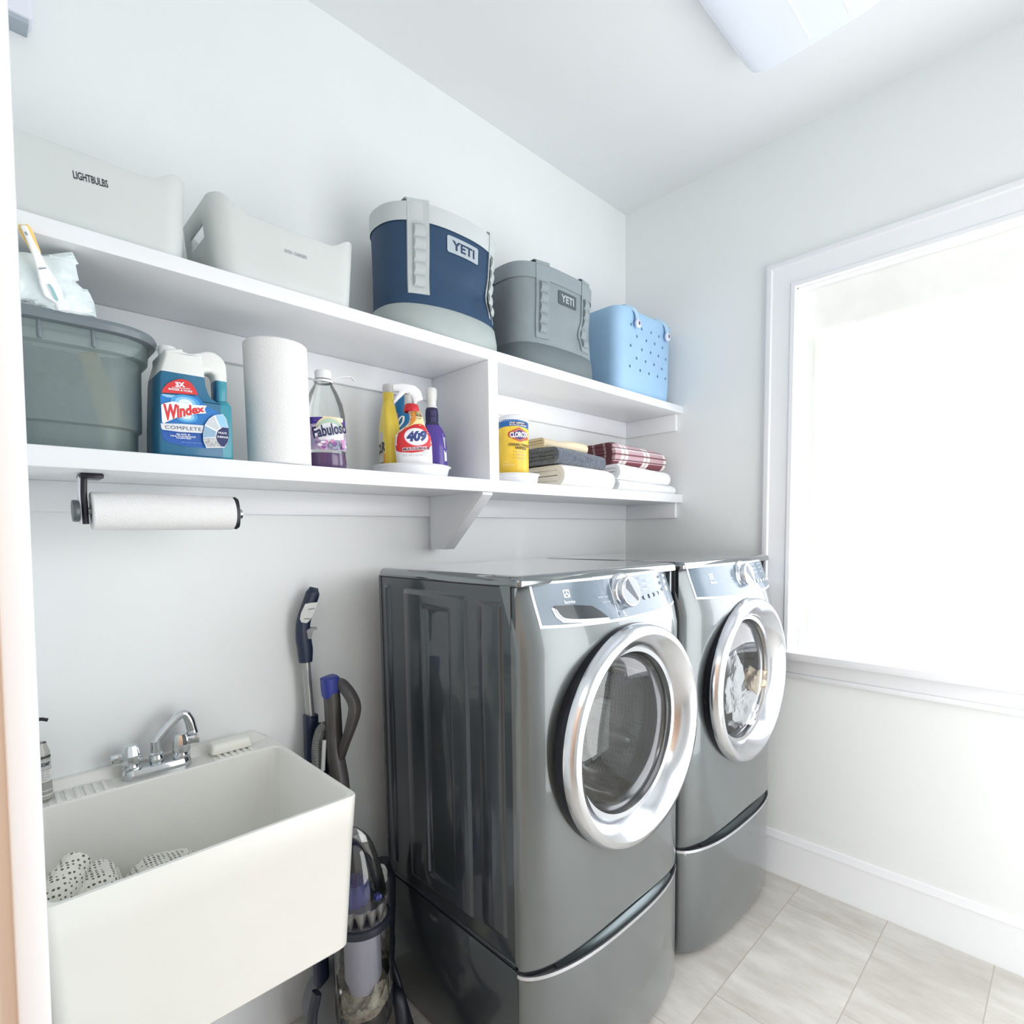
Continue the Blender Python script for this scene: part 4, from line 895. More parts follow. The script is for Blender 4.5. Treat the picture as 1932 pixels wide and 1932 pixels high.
# ================================================================ UTILITY SINK
M_sink = mat('sink_plastic', (235, 235, 230), .3, vary=.01, bump=.02, bscale=700)
SX0, SX1, SY0, SZ0, SZ1 = -2.297, -1.768, -.527, .530, .880
sk = thing('utility_sink', 'off-white plastic wall-hung laundry sink with straight front', 'sink', ((SX0+SX1)/2, -.26, SZ0))
def srect(x0, x1, y0, y1, z, r): return [(a, b, z) for a, b in rr(x1-x0, y1-y0, r, 7, (x0+x1)/2, (y0+y1)/2)]
yb_ = -.0008
s = MB().loft([srect(SX0+.02, SX1-.03, SY0+.028, yb_, SZ0, .02), srect(SX0+.012, SX1-.022, SY0+.02, yb_, SZ0+.008, .024), srect(SX0+.0026, SX1-.0046, SY0+.0065, yb_, .803, .022), srect(SX0+.002, SX1-.004, SY0+.0058, yb_, .8045, .022), srect(SX0, SX1, SY0, yb_, SZ1-.004, .020), srect(SX0+.002, SX1-.002, SY0+.002, yb_, SZ1, .018), srect(SX0+.010, SX1-.010, SY0+.010, -.100, SZ1, .022), srect(SX0+.013, SX1-.013, SY0+.013, -.103, SZ1-.004, .024), srect(SX0+.03, SX1-.04, SY0+.04, -.12, .60, .05), srect(SX0+.06, SX1-.07, SY0+.07, -.15, .575, .05)])
s.obj('basin', M_sink, sk, ang=32)
bsp = [(-.0008, .879), (-.0008, .903), (-.018, .903), (-.034, .879)]
MB().loft([[(x, y if z > .89 else y, z) for y, z in bsp] for x in (SX0+.002, SX1-.04)]+[[(SX1-.012, y, .879+(z-.879)*.15) for y, z in bsp]]).obj('backsplash', M_sink, sk, bevel=.002)
for x0, x1, n in ((-2.245, -2.145, 6), (-1.925, -1.835, 6)):
    g = MB().box((x0-.008, -.099, SZ1-.0005), (x1+.008, -.035, SZ1+.0015), 0, .0008)
    rest = g.obj('soap_rest', M_sink, sk)
    for i in range(n):
        x = x0+(x1-x0)*(i+.5)/n; MB().box((x-.004, -.100, SZ1+.001), (x+.004, -.038, SZ1+.006), 0, .0015).obj('rest_rib', M_sink, rest)

M_chr = mat('chrome', (214, 218, 222), .07, 1, vary=.01)
fc = Wz(296, 1452, SZ1); fa_ = thing('faucet', 'chrome two-handle faucet with angled spout on the back of the sink', 'faucet', (fc.x, -.062, SZ1))
xl, xr = Wz(232, 1470, SZ1).x-.002, Wz(362, 1440, SZ1).x; xm = (xl+xr)/2; hwid = (xr-xl)/2
fcx = xm
MB().loft([[(fcx+a, -.062+b, SZ1+z) for a, b in rr(2*(hwid-g), .05-2*g, .024-g, 8)] for z, g in ((.0003, 0), (.016, 0), (.022, .003), (.024, .008))]).obj('deck_plate', M_chr, fa_, ang=40)
sp = [Wy(px, py, -.062) for px, py in ((295, 1424), (293.5, 1408), (298, 1394), (322, 1366), (338, 1350), (349, 1347), (357, 1357), (361, 1370), (363.5, 1380))]
sx_ = sp[0].x
MB().lathe([(.016, SZ1+.023), (.0165, SZ1+.038), (.0145, SZ1+.042), (.015, SZ1+.046), (.011, SZ1+.049), (.0105, SZ1+.075), (.008, SZ1+.078), (0, SZ1+.078)], (sx_, -.062, 0), 'Z', 28).obj('spout_base', M_chr, fa_)
pth = catmull([Vector((sx_, -.062, SZ1+.066))]+sp[1:], 6); nn = len(pth)
so = MB().tube(pth, [.0100+.0018*sstep(.55, .8, i/nn) for i in range(nn)], 16).obj('spout', M_chr, fa_)
d = (pth[-1]-pth[-3]).normalized(); e = pth[-1]
MB().tube([e-d*.006, e-d*.003, e+d*.003, e+d*.005], [.0115, .0125, .0125, .0105], 20).obj('aerator', M_chr, so)
for k, (px, py) in enumerate(((250, 1452), (343, 1427))):
    hx = Wy(px, py, -.062).x
    prof = [(.019, SZ1+.023), (.020, SZ1+.028), (.016, SZ1+.031), (.0195, SZ1+.036), (.0205, SZ1+.048), (.0175, SZ1+.070), (.0135, SZ1+.079), (0, SZ1+.082)]
    h = MB().lathe(prof, (hx, -.062, 0), 'Z', 12).obj('handle', M_chr, fa_, ang=20)
    L = MB()
    if k == 0: L.box((-.040, -.008, .042), (-.012, .008, .062), 0, .002)
    else: L.box((.010, -.008, .052), (.036, .008, .072), 0, .002)
    for v in L.bm.verts: v.co += Vector((hx, -.062-.012*(1 if k else -.5)*abs(v.co.x)/.03, SZ1))
    L.obj('lever', M_chr, h)

c0, c1 = Wz(399, 1427, SZ1+.006), Wz(478, 1408, SZ1+.006)
sb = MB(); cxs = (c0.x+c1.x)/2; w_ = (c1.x-c0.x)/2
sb.loft([[(cxs+a, (c0.y+c1.y)/2+.022+b, SZ1+.0062+z) for a, b in rr(2*w_-2*g, .046-2*g, .010, 5)] for z, g in ((0, .003), (.003, 0), (.021, .001), (.026, .004), (.027, .010))])
tag(sb.obj('soap_bar', mat('soap_white', (240, 239, 232), .4), None, (cxs, (c0.y+c1.y)/2+.022, SZ1+.006), ang=50), 'white rounded block of soap resting at the right of the faucet', 'soap')

# clear pump bottle at the left end
c = Wz(83, 1506, SZ1+.006); c.y = min(c.y, -.04)
RB = (Wy(101, 1440, c.y).x-Wy(83, 1440, c.y).x)*1.02; zt_ = Wy(85, 1412, c.y).z
pb = thing('soap_dispenser', 'clear pump bottle with grey printed label at the left end of sink', 'soap dispenser', (c.x, c.y, SZ1+.0065))
MB().lathe([(0, SZ1+.0065), (RB*.92, SZ1+.0065), (RB, SZ1+.012), (RB, zt_-.008), (RB*.85, zt_), (.012, zt_+.006), (.011, zt_+.014)], (c.x, c.y, 0), 'Z', 32).obj('bottle', mat('bottle_frost', (206, 208, 200), .2, trans=.35), pb)
zp = Wy(84, 1354, c.y).z; M_pump = mat('pump_black', (24, 22, 34), .35)
MB().lathe([(.013, zt_+.008), (.013, zt_+.024), (.005, zt_+.026), (.0045, zp-.006), (.010, zp-.005), (.010, zp+.002), (0, zp+.003)], (c.x-.012, c.y, 0), 'Z', 20).tube([(c.x-.012, c.y, zp), (c.x+.006, c.y-.004, zp-.001), (c.x+.016, c.y-.006, zp-.005)], .0038, 8).obj('pump', M_pump, pb)
cyb_ = on_cyl((c.x, c.y), RB, facing(c), SZ1); p = Print(cyb_, .0004, .0003, .006); ang_ = RB*1.15
zl0, zl1 = Wy(88, 1497, c.y).z-SZ1, Wy(88, 1422, c.y).z-SZ1; Hh = zl1-zl0
for a, b, mm in ((.0, .14, ('label_white', (226, 226, 222))), (.03, .12, ('label_mid', (158, 158, 154))), (.16, .34, ('label_mid', (158, 158, 154))), (.36, .64, ('label_white', (226, 226, 222))), (.66, .9, ('label_soft', (186, 188, 188))), (.94, 1.0, ('label_dark', (64, 68, 62)))):
    p.rect(-ang_, zl0+a*Hh, ang_, zl0+b*Hh, mat(mm[0], mm[1], .5))
for i, t_ in enumerate(('HAND SOAP', 'WASH WELL', 'RINSE', 'DAILY')): p.text(t_, .2*ang_, zl0+(.60-.06*i)*Hh, ang_*.9, .0035, GREYI)
p.text('SOAP', .3*ang_, zl0+.80*Hh, ang_*.8, .008, INK, bold=.03); p.done('label', pb)

# crocheted white cloths in the basin
def knit():
    m = mat('crochet_white', (234, 233, 224), .95, bump=.5, bscale=160, sheen=.2); q = Nodes(m); b = q.N['Principled BSDF']; x, y, z, pos = q.xyz()
    vo = q.N.new('ShaderNodeTexVoronoi'); vo.inputs['Scale'].default_value = 120; vo.inputs['Randomness'].default_value = .12; q.L.new(pos, vo.inputs['Vector'])
    old = b.inputs['Base Color'].links[0].from_socket
    hole = q.math('LESS_THAN', vo.outputs['Distance'], .31)
    n3 = q.N.new('ShaderNodeTexNoise'); n3.inputs['Scale'].default_value = 9; q.L.new(pos, n3.inputs['Vector'])
    hole = q.math('MULTIPLY', hole, q.math('GREATER_THAN', n3.outputs['Fac'], .36))
    q.L.new(q.mix(q.math('MULTIPLY', hole, .55), old, rgb(70, 72, 64)), b.inputs['Base Color']); return m
for nm, (px, py), yy, r_, sd, lb_ in (('a', (158, 1640), -.30, .064, 2.0, 'rolled white openwork knit cloth at left in the sink basin'), ('b', (312, 1622), -.27, .075, 5.0, 'white openwork knit cloth in middle of the sink basin')):
    T = Wy(px, py, yy); zc = (T.z+.577)/2; hz_ = (T.z-.577)/2
    crumple('knit_cloth', lb_, 'cloth', Vector((T.x, yy, zc)), (r_, r_*1.15, hz_), knit(), sd, .07, (T.x, yy, .577), sub=4, group='knit cloths in the sink')
T = Wy(118, 1672, -.33)
MB().tube(catmull([(T.x-.028, -.40, .60), (T.x-.022, -.36, T.z-.03), (T.x, -.33, T.z), (T.x+.025, -.29, T.z+.018)], 6), [.026, .03, .03, .026], 14).obj('rolled_edge', knit(), [o for o in COL.objects if o.name == 'knit_cloth'][0])

# ================================================================ SPRAY MOP leaning on the wall
K5 = crop(440, 1080, 4.39); M_mop = mat('mop_navy', (28, 40, 66), .4, vary=.05); M_mopg = mat('mop_silver', (176, 178, 176), .3, .6)
ym = -.045
def P5(x, y, yy=ym): return Wy(*K5(x, y), yy)
b0 = P5(760, 3740, -.16); mp_ = thing('spray_mop', 'navy spray mop with silver pole leaning on the wall beside the sink', 'mop', (b0.x, -.16, 0))
grip = catmull([P5(668, 125), P5(650, 200), P5(612, 310), P5(580, 420), P5(582, 540), P5(596, 640), P5(600, 740)], 6); ng = len(grip)
MB().tube(grip, [.013+.008*sstep(0, .12, i/ng)+.002*sstep(.5, .65, i/ng)-.003*sstep(.8, 1, i/ng) for i in range(ng)], 16, sec=[(a*.9, b) for a, b in rr(2, 1.6, .7, 4)]).obj('grip', M_mop, mp_, ang=50)
gp = Face(P5(620, 330, ym-.022), (V.x*0-.45, -1)); G = MB()
pl = gp.pts(K5, [(596, 262), (640, 252), (700, 248), (690, 290), (660, 360), (632, 400), (610, 420), (565, 415), (552, 385), (560, 340)])
G.prism([pl], lambda u, v, d: gp.at(u, v, d), -.008, .003, 0, .002).obj('grip_panel', mat('mop_white', (220, 222, 220), .4), mp_)
for L in ([(622, 300), (680, 290), (674, 302), (620, 312)], [(585, 378), (640, 376), (632, 388), (584, 388)]): pp = Print(lambda u, v, d: gp.at(u, v, .003+d), .0006); pp.poly(gp.pts(K5, L), GREYI); pp.done('grip_marking', mp_)
tg = Face(P5(620, 500, ym-.006), (-.45, -1)); MB().prism([tg.pts(K5, [(580, 490), (640, 455), (690, 455), (694, 466), (660, 480), (648, 545), (600, 545)])], lambda u, v, d: tg.at(u, v, d), -.012, .014, 0, .002).obj('trigger', mat('mop_trigger', (150, 152, 152), .35), mp_)
MB().tube([P5(600, 720), P5(640, 1220)], .0125, 16).obj('pole', M_mopg, mp_)
slv = [P5(641, 1190), P5(642, 1215), P5(652, 1560), P5(668, 2000, -.07), P5(700, 2700, -.11), P5(745, 3600, -.15)]; slv[-1].z = .06
MB().tube(catmull(slv, 5), .020, 16, sec=rr(1.9, 1.9, .6, 4)).obj('sleeve', M_mop, mp_, ang=50)
bt = [P5(705, 1250, ym-.012), P5(720, 1300, ym-.015), P5(735, 1500, ym-.02), P5(745, 1800, ym-.03)]
MB().tube(catmull(bt, 5), [.008, .016, .018, .018], 14).obj('tank', M_mop, mp_)
MB().box((b0.x-.06, -.235, .0005), (b0.x+.06, -.08, .024), 0, .006).obj('mop_head', M_mop, mp_)

# ================================================================ UPRIGHT VACUUM between sink and washer
K6 = crop(560, 1520, 4.69); yv = -.29
M_vg = mat('vacuum_grey', (76, 73, 73), .35, vary=.05); M_vd = mat('vacuum_dark', (36, 40, 52), .4); M_vb = mat('vacuum_blue', (48, 62, 150), .4); M_vs = mat('vacuum_silver', (150, 150, 152), .25, .7)
def P6(x, y, yy=yv): return Wy(*K6(x, y), yy)
ctr = P6(588, 1400); cx_ = ctr.x; zb = P6(588, 1865).z; zt = P6(588, 1000).z
f9 = Face((cx_, yv, 0), (CAM-ctr)[:2]); RB = (f9.conv(*K6(855, 1400))[0]-f9.conv(*K6(320, 1400))[0])/2*.97
vc = thing('upright_vacuum', 'grey and blue upright vacuum with clear dust bin between sink and washer', 'vacuum cleaner', (cx_, yv+.03, 0))
wy_ = -.125
wand_ = [P5(800, 880, wy_), P5(815, 1000, wy_), P5(832, 1250, wy_), P5(845, 1500, wy_-.01), P5(885, 1740, wy_-.02), P5(900, 2000, wy_-.03)]
wand_.append(Vector((wand_[-1].x+.005, wy_-.04, .25)))
MB().tube(catmull(wand_, 6), [.0215]*20+[.0235]*30, 16, sec=rr(1.9, 2.1, .7, 4)).obj('wand', M_vg, vc, ang=50)
MB().tube([P5(797, 862, wy_), P5(799, 872, wy_), P5(806, 960, wy_), P5(810, 1020, wy_+.004)], [.018, .0235, .0235, .022], 16, sec=rr(2, 2.1, .7, 4)).obj('wand_cap', M_vb, vc, ang=50)
lp = catmull([P5(838, 905, wy_), P5(895, 925, wy_-.02), P5(960, 1000, wy_-.05), P5(1003, 1090, wy_-.07), P5(1000, 1180, wy_-.075), P5(960, 1320, wy_-.065), P5(915, 1450, wy_-.045), P5(880, 1560, wy_-.02), P5(872, 1640, wy_-.015)], 6); nl = len(lp)
MB().tube(lp, [.0115+.0035*sstep(0, .15, i/nl)*(1-sstep(.45, .7, i/nl)) for i in range(nl)], 14, sec=rr(2, 2.0, .6, 4)).obj('handle_loop', M_vg, vc, ang=50)
for k in (0, 1):
    hs = catmull([P5(770+10*k, 1260, wy_+.02), P5(720+18*k, 1310, wy_+.03), P5(692+18*k, 1420, wy_+.03), P5(690+18*k, 1560, wy_+.025), P5(705+16*k, 1800, wy_+.02), P5(730+16*k, 2200, wy_+.01)], 14); nh = len(hs)
    MB().tube(hs, [.0125+.0012*(i % 2) for i in range(nh)], 12).obj('hose', mat('vacuum_hose', (112, 116, 112), .5), vc, ang=20)
MB().tube([P5(755, 1390, wy_), P5(750, 1480, wy_), P5(742, 1640, wy_)], .006, 8).obj('hose_clip', mat('vacuum_white', (206, 208, 206), .4), vc)
# bin
MB().lathe([(RB*.80, zb-.012), (RB*.93, zb), (RB*.97, zb+.012), (RB, zb+.03), (RB, zt)], (cx_, yv, 0), 'Z', 44).obj('dust_bin', glass_mat('bin_clear', (226, 226, 230), .10, .08), vc)
MB().lathe([(0, zb+.085), (RB*.5, zb+.085), (RB*.54, zb+.10), (RB*.64, zb+.12), (RB*.64, zt+.002), (0, zt+.002)], (cx_, yv, 0), 'Z', 32).obj('shroud', mat('vacuum_lilac', (206, 208, 222), .4), vc)
b2 = bmesh.new(); bmesh.ops.create_icosphere(b2, subdivisions=5, radius=1)
for v in b2.verts:
    q = v.co.copy(); n = noise.noise(q*2.3)*.35+noise.noise(q*6)*.2; tz = max(-.9, q.z)
    hh = .080+.03*noise.noise(Vector((q.x*2, q.y*2, 3)))+.03*q.x
    v.co = Vector((q.x*RB*.88*min(1, 1+n*.3), q.y*RB*.88*min(1, 1+n*.3), (tz*.5+.5)*hh*(1+n))) + Vector((cx_, yv, zb+.012))
MB().merge(b2).obj('lint', mat('lint_beige', (240, 220, 194), 1, bump=1, bscale=120, vary=.4, vscale=40), vc, ang=80)
# cyclone head
MB().lathe([(RB*1.01, zt-.006), (RB*1.02, zt+.002), (RB*.99, zt+.012), (RB*.90, zt+.016)], (cx_, yv, 0), 'Z', 44).obj('bin_collar', M_vd, vc)
zc1 = P6(600, 790).z
for i in range(12):
    a = 2*PI*i/12; q = Vector((cx_+RB*.72*math.cos(a), yv+RB*.72*math.sin(a), 0))
    MB().lathe([(.006, zt+.012), (.017, zc1-.01), (.018, zc1), (0, zc1+.002)], q, 'Z', 14).obj('cyclone_cone', M_vs, vc)
MB().lathe([(RB*.62, zt+.01), (RB*.62, zc1-.004), (0, zc1)], (cx_, yv, 0), 'Z', 28).obj('cyclone_core', M_vd, vc)
zdt = P6(540, 235).z
MB().lathe([(RB*.95, zc1-.004), (RB*.96, zc1+.006), (RB*.90, zc1+.05), (RB*.80, zc1+(zdt-zc1)*.55), (RB*.62, zc1+(zdt-zc1)*.8), (RB*.36, zdt-.012), (0, zdt-.004)], (cx_-.012, yv, 0), 'Z', 40).obj('dome_cover', glass_mat('dome_clear', (226, 226, 226), .08, .04), vc)
MB().lathe([(RB*.55, zc1), (RB*.6, zc1+.03), (RB*.45, zc1+.055), (0, zc1+.06)], (cx_-.02, yv, 0), 'Z', 28).obj('filter', M_vb, vc)
hd_ = catmull([P6(750, 800, yv-.03), P6(720, 640, yv-.04), P6(660, 440, yv-.04), P6(580, 290, yv-.035), P6(470, 232, yv-.02), P6(380, 300, yv)], 7)
MB().tube(hd_, .0125, 12, sec=rr(2.4, 1.2, .5, 3)).obj('carry_handle', glass_mat('handle_clear', (206, 208, 208), .14, .06), vc)
q = P6(708, 800, yv-.05); MB().box(q-Vector((.009, .012, .006)), q+Vector((.009, .006, .007)), 0, .003).obj('release_button', mat('button_blue', (112, 120, 214), .35), vc)
# rear body, yoke, ball, head
z8 = P6(760, 490, yv+.11).z; x8 = P6(765, 700, yv+.11).x
MB().tube(catmull([(x8-.01, yv+.11, z8), (x8, yv+.105, z8-.06), (x8-.01, yv+.10, .3), (x8-.03, yv+.09, .16)], 6), [.03, .034, .036, .04], 16).obj('spine', M_vd, vc)
for k in (0, 1): MB().tube(catmull([P6(720, 540+k*55, yv+.08), P6(760, 535+k*55, yv+.075), P6(785, 590+k*50, yv+.075), P6(770, 640+k*30, yv+.08)], 5), .006, 8).obj('pipe_clip', mat('vacuum_white', (206, 208, 206), .4), vc)
b2 = bmesh.new(); bmesh.ops.create_uvsphere(b2, u_segments=40, v_segments=24, radius=.096)
MB().merge(b2, 0, Matrix.Translation((cx_-.005, yv+.155, .0965))).obj('ball', mat('ball_grey', (112, 114, 118), .4), vc)
for sgn in (-1, 1):
    MB().tube(catmull([(cx_+sgn*.105, yv+.06, .23), (cx_+sgn*.125, yv+.05, .15), (cx_+sgn*.12, yv-.02, .06), (cx_+sgn*.10, yv-.10, .035)], 6), .014, 12, sec=rr(1.2, 2.4, .5, 3)).obj('yoke', M_vd, vc)
arch = catmull([P6(850, 1640, yv+.02), P6(900, 1700, yv-.02), P6(930, 1850, yv-.04), P6(935, 2000, yv-.05)], 6)
MB().tube(arch, .018, 14, sec=rr(2, 2, .8, 4)).obj('lower_hose', M_vd, vc)
MB().box((cx_-.13, yv-.19, .0008), (cx_+.13, yv-.075, .055), 0, .018, 3).obj('cleaner_head', M_vg, vc)
# ================================================================ WASHER AND DRYER on pedestals
def metal_paint(name, c):
    return mat(name, c, .32, .55, coat=1, vary=.03, vscale=900)
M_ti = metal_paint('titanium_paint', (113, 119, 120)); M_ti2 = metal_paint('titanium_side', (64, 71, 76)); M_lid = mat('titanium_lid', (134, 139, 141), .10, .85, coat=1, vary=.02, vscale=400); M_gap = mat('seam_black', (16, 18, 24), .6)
M_chrome = mat('door_chrome', (226, 228, 232), .19, 1, vary=.01); M_sil = mat('satin_silver', (206, 210, 216), .22, .8); M_panel = mat('panel_gloss', (108, 122, 134), .2, .15, coat=.35, spec=.4)
M_drum = mat('drum_steel', (168, 172, 174), .28, .85, vary=.1, vscale=30); M_rub = mat('gasket_grey', (120, 126, 126), .45)
M_icon = mat('icon_white', (232, 238, 246), .35); M_line = mat('icon_pale', (206, 214, 224), .35)
ZP, ZTOP, YFR, YBK = .386, 1.345, -.705, -.112
def dep(u): return .088*max(0, 1-abs(2*u-1)**2.6)**.55
def tilt(z): return .052*sstep(1.16, 1.36, z)+.016*sstep(1.325, 1.346, z)
US = [.5-.5*math.cos(PI*i/44) for i in range(45)]
def machine(x0, W, name, label, pedlabel, washer):
    cx = x0+W/2; X = lambda u: x0+W*u
    fy = lambda x, z: YFR-dep((x-x0)/W)+tilt(z)
    t = thing(name, label, 'washing machine' if washer else 'dryer', (cx, (YFR+YBK)/2, ZP))
    # cabinet: right, back, bottom panels; embossed left panel; lid
    c = MB()
    c.box((x0+W-.012, YFR, ZP+.004), (x0+W, YBK, 1.318)).box((x0, YBK-.012, ZP+.004), (x0+W, YBK, 1.318)).box((x0, YFR, ZP+.004), (x0+W, YBK, ZP+.014))
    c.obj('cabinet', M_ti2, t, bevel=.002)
    def emb(y, z):
        def box(y0, y1, z0, z1, w=.010): return sstep(y0, y0-w, y)*sstep(y1, y1+w, y)*sstep(z0, z0+w*1.4, z)*sstep(z1, z1-w*1.4, z)
        return .007*(box(-.245, -.535, .43, 1.290)-box(-.338, -.470, .475, 1.252)+box(-.572, -.664, .445, 1.283)+box(-.14, -.175, .43, 1.300))
    E = []
    for a in (-.14, -.175, -.245, -.535, -.338, -.470, -.572, -.664): E += [a, a-.0035, a-.007, a-.010, a+.0035, a+.007, a+.010]
    ys = sorted(set([YBK, YFR]+[e for e in E if YFR < e < YBK]+[YBK+(YFR-YBK)*i/14 for i in range(15)]))
    E = []
    for a in (.43, 1.29, .475, 1.252, .445, 1.283, 1.30): E += [a, a+.005, a+.010, a+.014, a-.005, a-.010, a-.014]
    zs = sorted(set([ZP+.004, 1.318]+E+[ZP+.004+(1.318-ZP-.004)*i/20 for i in range(21)]))
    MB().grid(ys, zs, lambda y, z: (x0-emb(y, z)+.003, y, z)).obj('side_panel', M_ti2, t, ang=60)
    MB().box((x0+.002, YFR-.002, 1.3175), (x0+W-.002, YBK, 1.3215)).obj('lid_seam', M_gap, t)
    lid = MB(); lid.loft([[(cx+a, (YFR+YBK)/2-.01+b, z) for a, b in rr(W+.004-2*g, YBK-YFR+.02-2*g, .016, 5)] for z, g in ((1.321, .001), (1.324, 0), (1.336, .001), (1.3425, .006), (ZTOP, .014), (ZTOP, .018), (ZTOP, .03))])
    lid.obj('lid', M_lid, t, ang=50)
    # front panel
    rings = []
    def outline(fz, back=YFR+.012):
        pts = []
        for u in US:
            z = fz(u); pts.append((X(u), fy(X(u), z), z))
        for u in (1, .75, .5, .25, 0): pts.append((X(u), back+ (0 if True else 0), fz(u)))
        return pts
    zb = lambda u: ZP+.006+.034*math.sin(PI*u)**1.2
    for s in [0, .01, .04]+[.08+.84*i/16 for i in range(17)]+[.95, .97, .985, .995, 1]:
        g = .006*(1-sstep(0, .01, s))+.010*sstep(.97, 1, s)**2
        rg = outline(lambda u: zb(u)+(1.3435-zb(u))*s)
        rings.append([(x, y+(g if i < len(US) else 0), z) for i, (x, y, z) in enumerate(rg)])
    fp = MB().loft(rings); cutr, hz = .236, .905
    fo = fp.obj('front_panel', M_ti, t, ang=32)
    cut = MB().lathe([(0, -.2), (cutr, -.2), (cutr, .2), (0, .2)], (cx, YFR, hz), 'Y', 64).obj('cutter', M_ti, t)
    bo = fo.modifiers.new('hole', 'BOOLEAN'); bo.operation = 'DIFFERENCE'; bo.object = cut; bo.solver = 'EXACT'
    bpy.context.view_layer.update(); me = bpy.data.meshes.new_from_object(fo.evaluated_get(bpy.context.evaluated_depsgraph_get()))
    fo.modifiers.clear(); old = fo.data; fo.data = me; me.name = 'front_panel'
    for q in me.polygons: q.use_smooth = True
    me.set_sharp_from_angle(angle=math.radians(32)); bpy.data.objects.remove(cut); bpy.data.meshes.remove(old)
    # control panel, printed and framed along the curved front
    sf = lambda u, v, d: Vector((cx+u, fy(cx+u, v)-d-.0002, v))
    def px(*L): return [((lambda P: (P.x-cx, P.z))(hit(*q))) for q in L]
    def hit(a, b):
        y = -.77
        for _ in range(12):
            P = Wy(a, b, y); xx = max(x0+.002, min(x0+W-.002, P.x)); y = .5*y+.5*fy(xx, P.z)
        return Wy(a, b, y)
    l, r = -W*.43, W*.49
    zt_, zl = 1.328, 1.222
    low = lambda u: zl-.010*math.sin(PI*(u-l)/(r-l))+.004*(u-l)/(r-l)
    uu = [l+(r-l)*i/24 for i in range(25)]
    p = Print(sf, .0008, .0004, .025)
    p.poly([(u, low(u)) for u in uu]+[(u, zt_) for u in reversed(uu)], mat('panel_frame', (226, 230, 236), .3, .2))
    vv = [l+.0065+(r-l-.015)*i/24 for i in range(25)]; p.poly([(u, low(u)+.007) for u in vv]+[(u, zt_-.006) for u in reversed(vv)], M_panel)
    e0 = -.205 if washer else -.20
    ez = 1.296 if washer else 1.29
    p.rect(e0-.0095, ez-.0095, e0+.0095, ez+.0095, M_icon, .002); p.oval(e0, ez, .0075, .0075, M_panel)
    p.poly([(e0-.001, ez+.0075), (e0+.001, ez+.0075), (e0+.0012, ez+.001), (e0+.0065, ez-.004), (e0+.004, ez-.0062), (e0-.0005, ez-.0012), (e0-.006, ez-.0046), (e0-.0072, ez-.001), (e0-.001, ez+.001)], M_icon)
    p.text('Electrolux', e0+.002, ez-.0195, .034, .0075, M_icon, bold=.02)
    if washer:
        p.text('Perfect Steam', -.085, 1.279, .040, .005, M_line); p.text('LuxCare Wash', -.078, 1.266, .032, .005, M_line)
        p.rect(.062, 1.276, .084, 1.284, M_line, .003); p.rect(.064, 1.2775, .082, 1.2825, M_panel, .002)
        for i in range(4): p.oval(.10+.030*i, 1.262+.002*i, .0105, .0058, M_line); p.oval(.10+.030*i, 1.262+.002*i, .0085, .0042, M_panel)
        for i in range(5): p.text('Normal', .10+.03*(i % 2), 1.316-.008*i, .020, .0035, M_line)
        p.oval(.235, 1.275, .008, .006, M_icon); p.oval(.235, 1.295, .009, .005, M_line); p.oval(.237, 1.312, .009, .004, M_line)
        p.oval(-.028, 1.236, .0045, .0055, M_icon); p.oval(-.0265, 1.237, .0032, .0042, M_panel); p.rect(-.033, 1.2265, -.022, 1.228, M_icon)
        p.rect(-.060, low(-.06)+.007, -.0585, zt_-.006, M_line)
    else:
        p.text('Perfect Steam', -.09, 1.279, .036, .0045, M_line); p.text('LuxCare Dry', -.085, 1.267, .03, .0045, M_line)
        for i in range(6): p.text('Normal', .12+.06*(i % 2), 1.316-.009*(i//2)*1.6, .030, .004, M_line); p.oval(.09+.03*i, 1.255, .009, .005, M_line)
    p.done('control_panel', t)
    dz, dx = (1.281, .006) if washer else (1.281, .008)
    dy = fy(cx+dx, dz); M = Matrix.Rotation(math.radians(-12), 4, 'X')
    dl = MB().lathe([(.054, -.003), (.054, .003), (.050, .007), (.046, .004), (.040, .004)], (cx+dx, dy, dz), 'Y', 48, M=M).obj('dial_bezel', M_sil, t)
    k = MB().lathe([(.041, .002), (.041, .023), (.0395, .027), (.0375, .028), (0, .028)], (cx+dx, dy, dz), 'Y', 48, M=M).obj('dial', M_chrome, t)
    dp = Print(lambda u, v, d: Vector((cx+dx, dy, dz))+(M @ Vector((u, -.0282-d, v))), .0004); dp.oval(0, 0, .036, .036, mat('dial_face', (158, 164, 170), .4, .1))
    dp.poly([(-.020, .026), (-.008, .034), (.026, -.022), (.020, -.028), (.002, -.012), (-.024, .010)], mat('dial_slot', (62, 70, 76), .3, .2)); dp.done('dial_face', k)
    if washer:
        q = px((1043, 1143), (1080, 1141), (1116, 1143), (1134, 1154), (1147, 1164), (1146, 1168), (1100, 1170), (1065, 1170), (1052, 1160))
        hp = Print(sf, .0024, .0004, .012)
        qq = [(a+(-.008 if a < -.1 else .003), b-.005) for a, b in q]; hp.poly(qq, M_icon); hp.poly(q, mat('recess_dark', (34, 42, 46), .25, .3, coat=.5))
        hp.done('drawer_recess', t)
        lipz = [sf(a, b, .004) for a, b in px((1046, 1150), (1054, 1161), (1066, 1168), (1100, 1169), (1146, 1166))]
        MB().tube(catmull(lipz, 5), .0022, 8).obj('drawer_lip', M_icon, t)
    # door
    RO, yR, RI, yI = .29, (-.835 if washer else -.822), .214, (-.792 if washer else -.785)
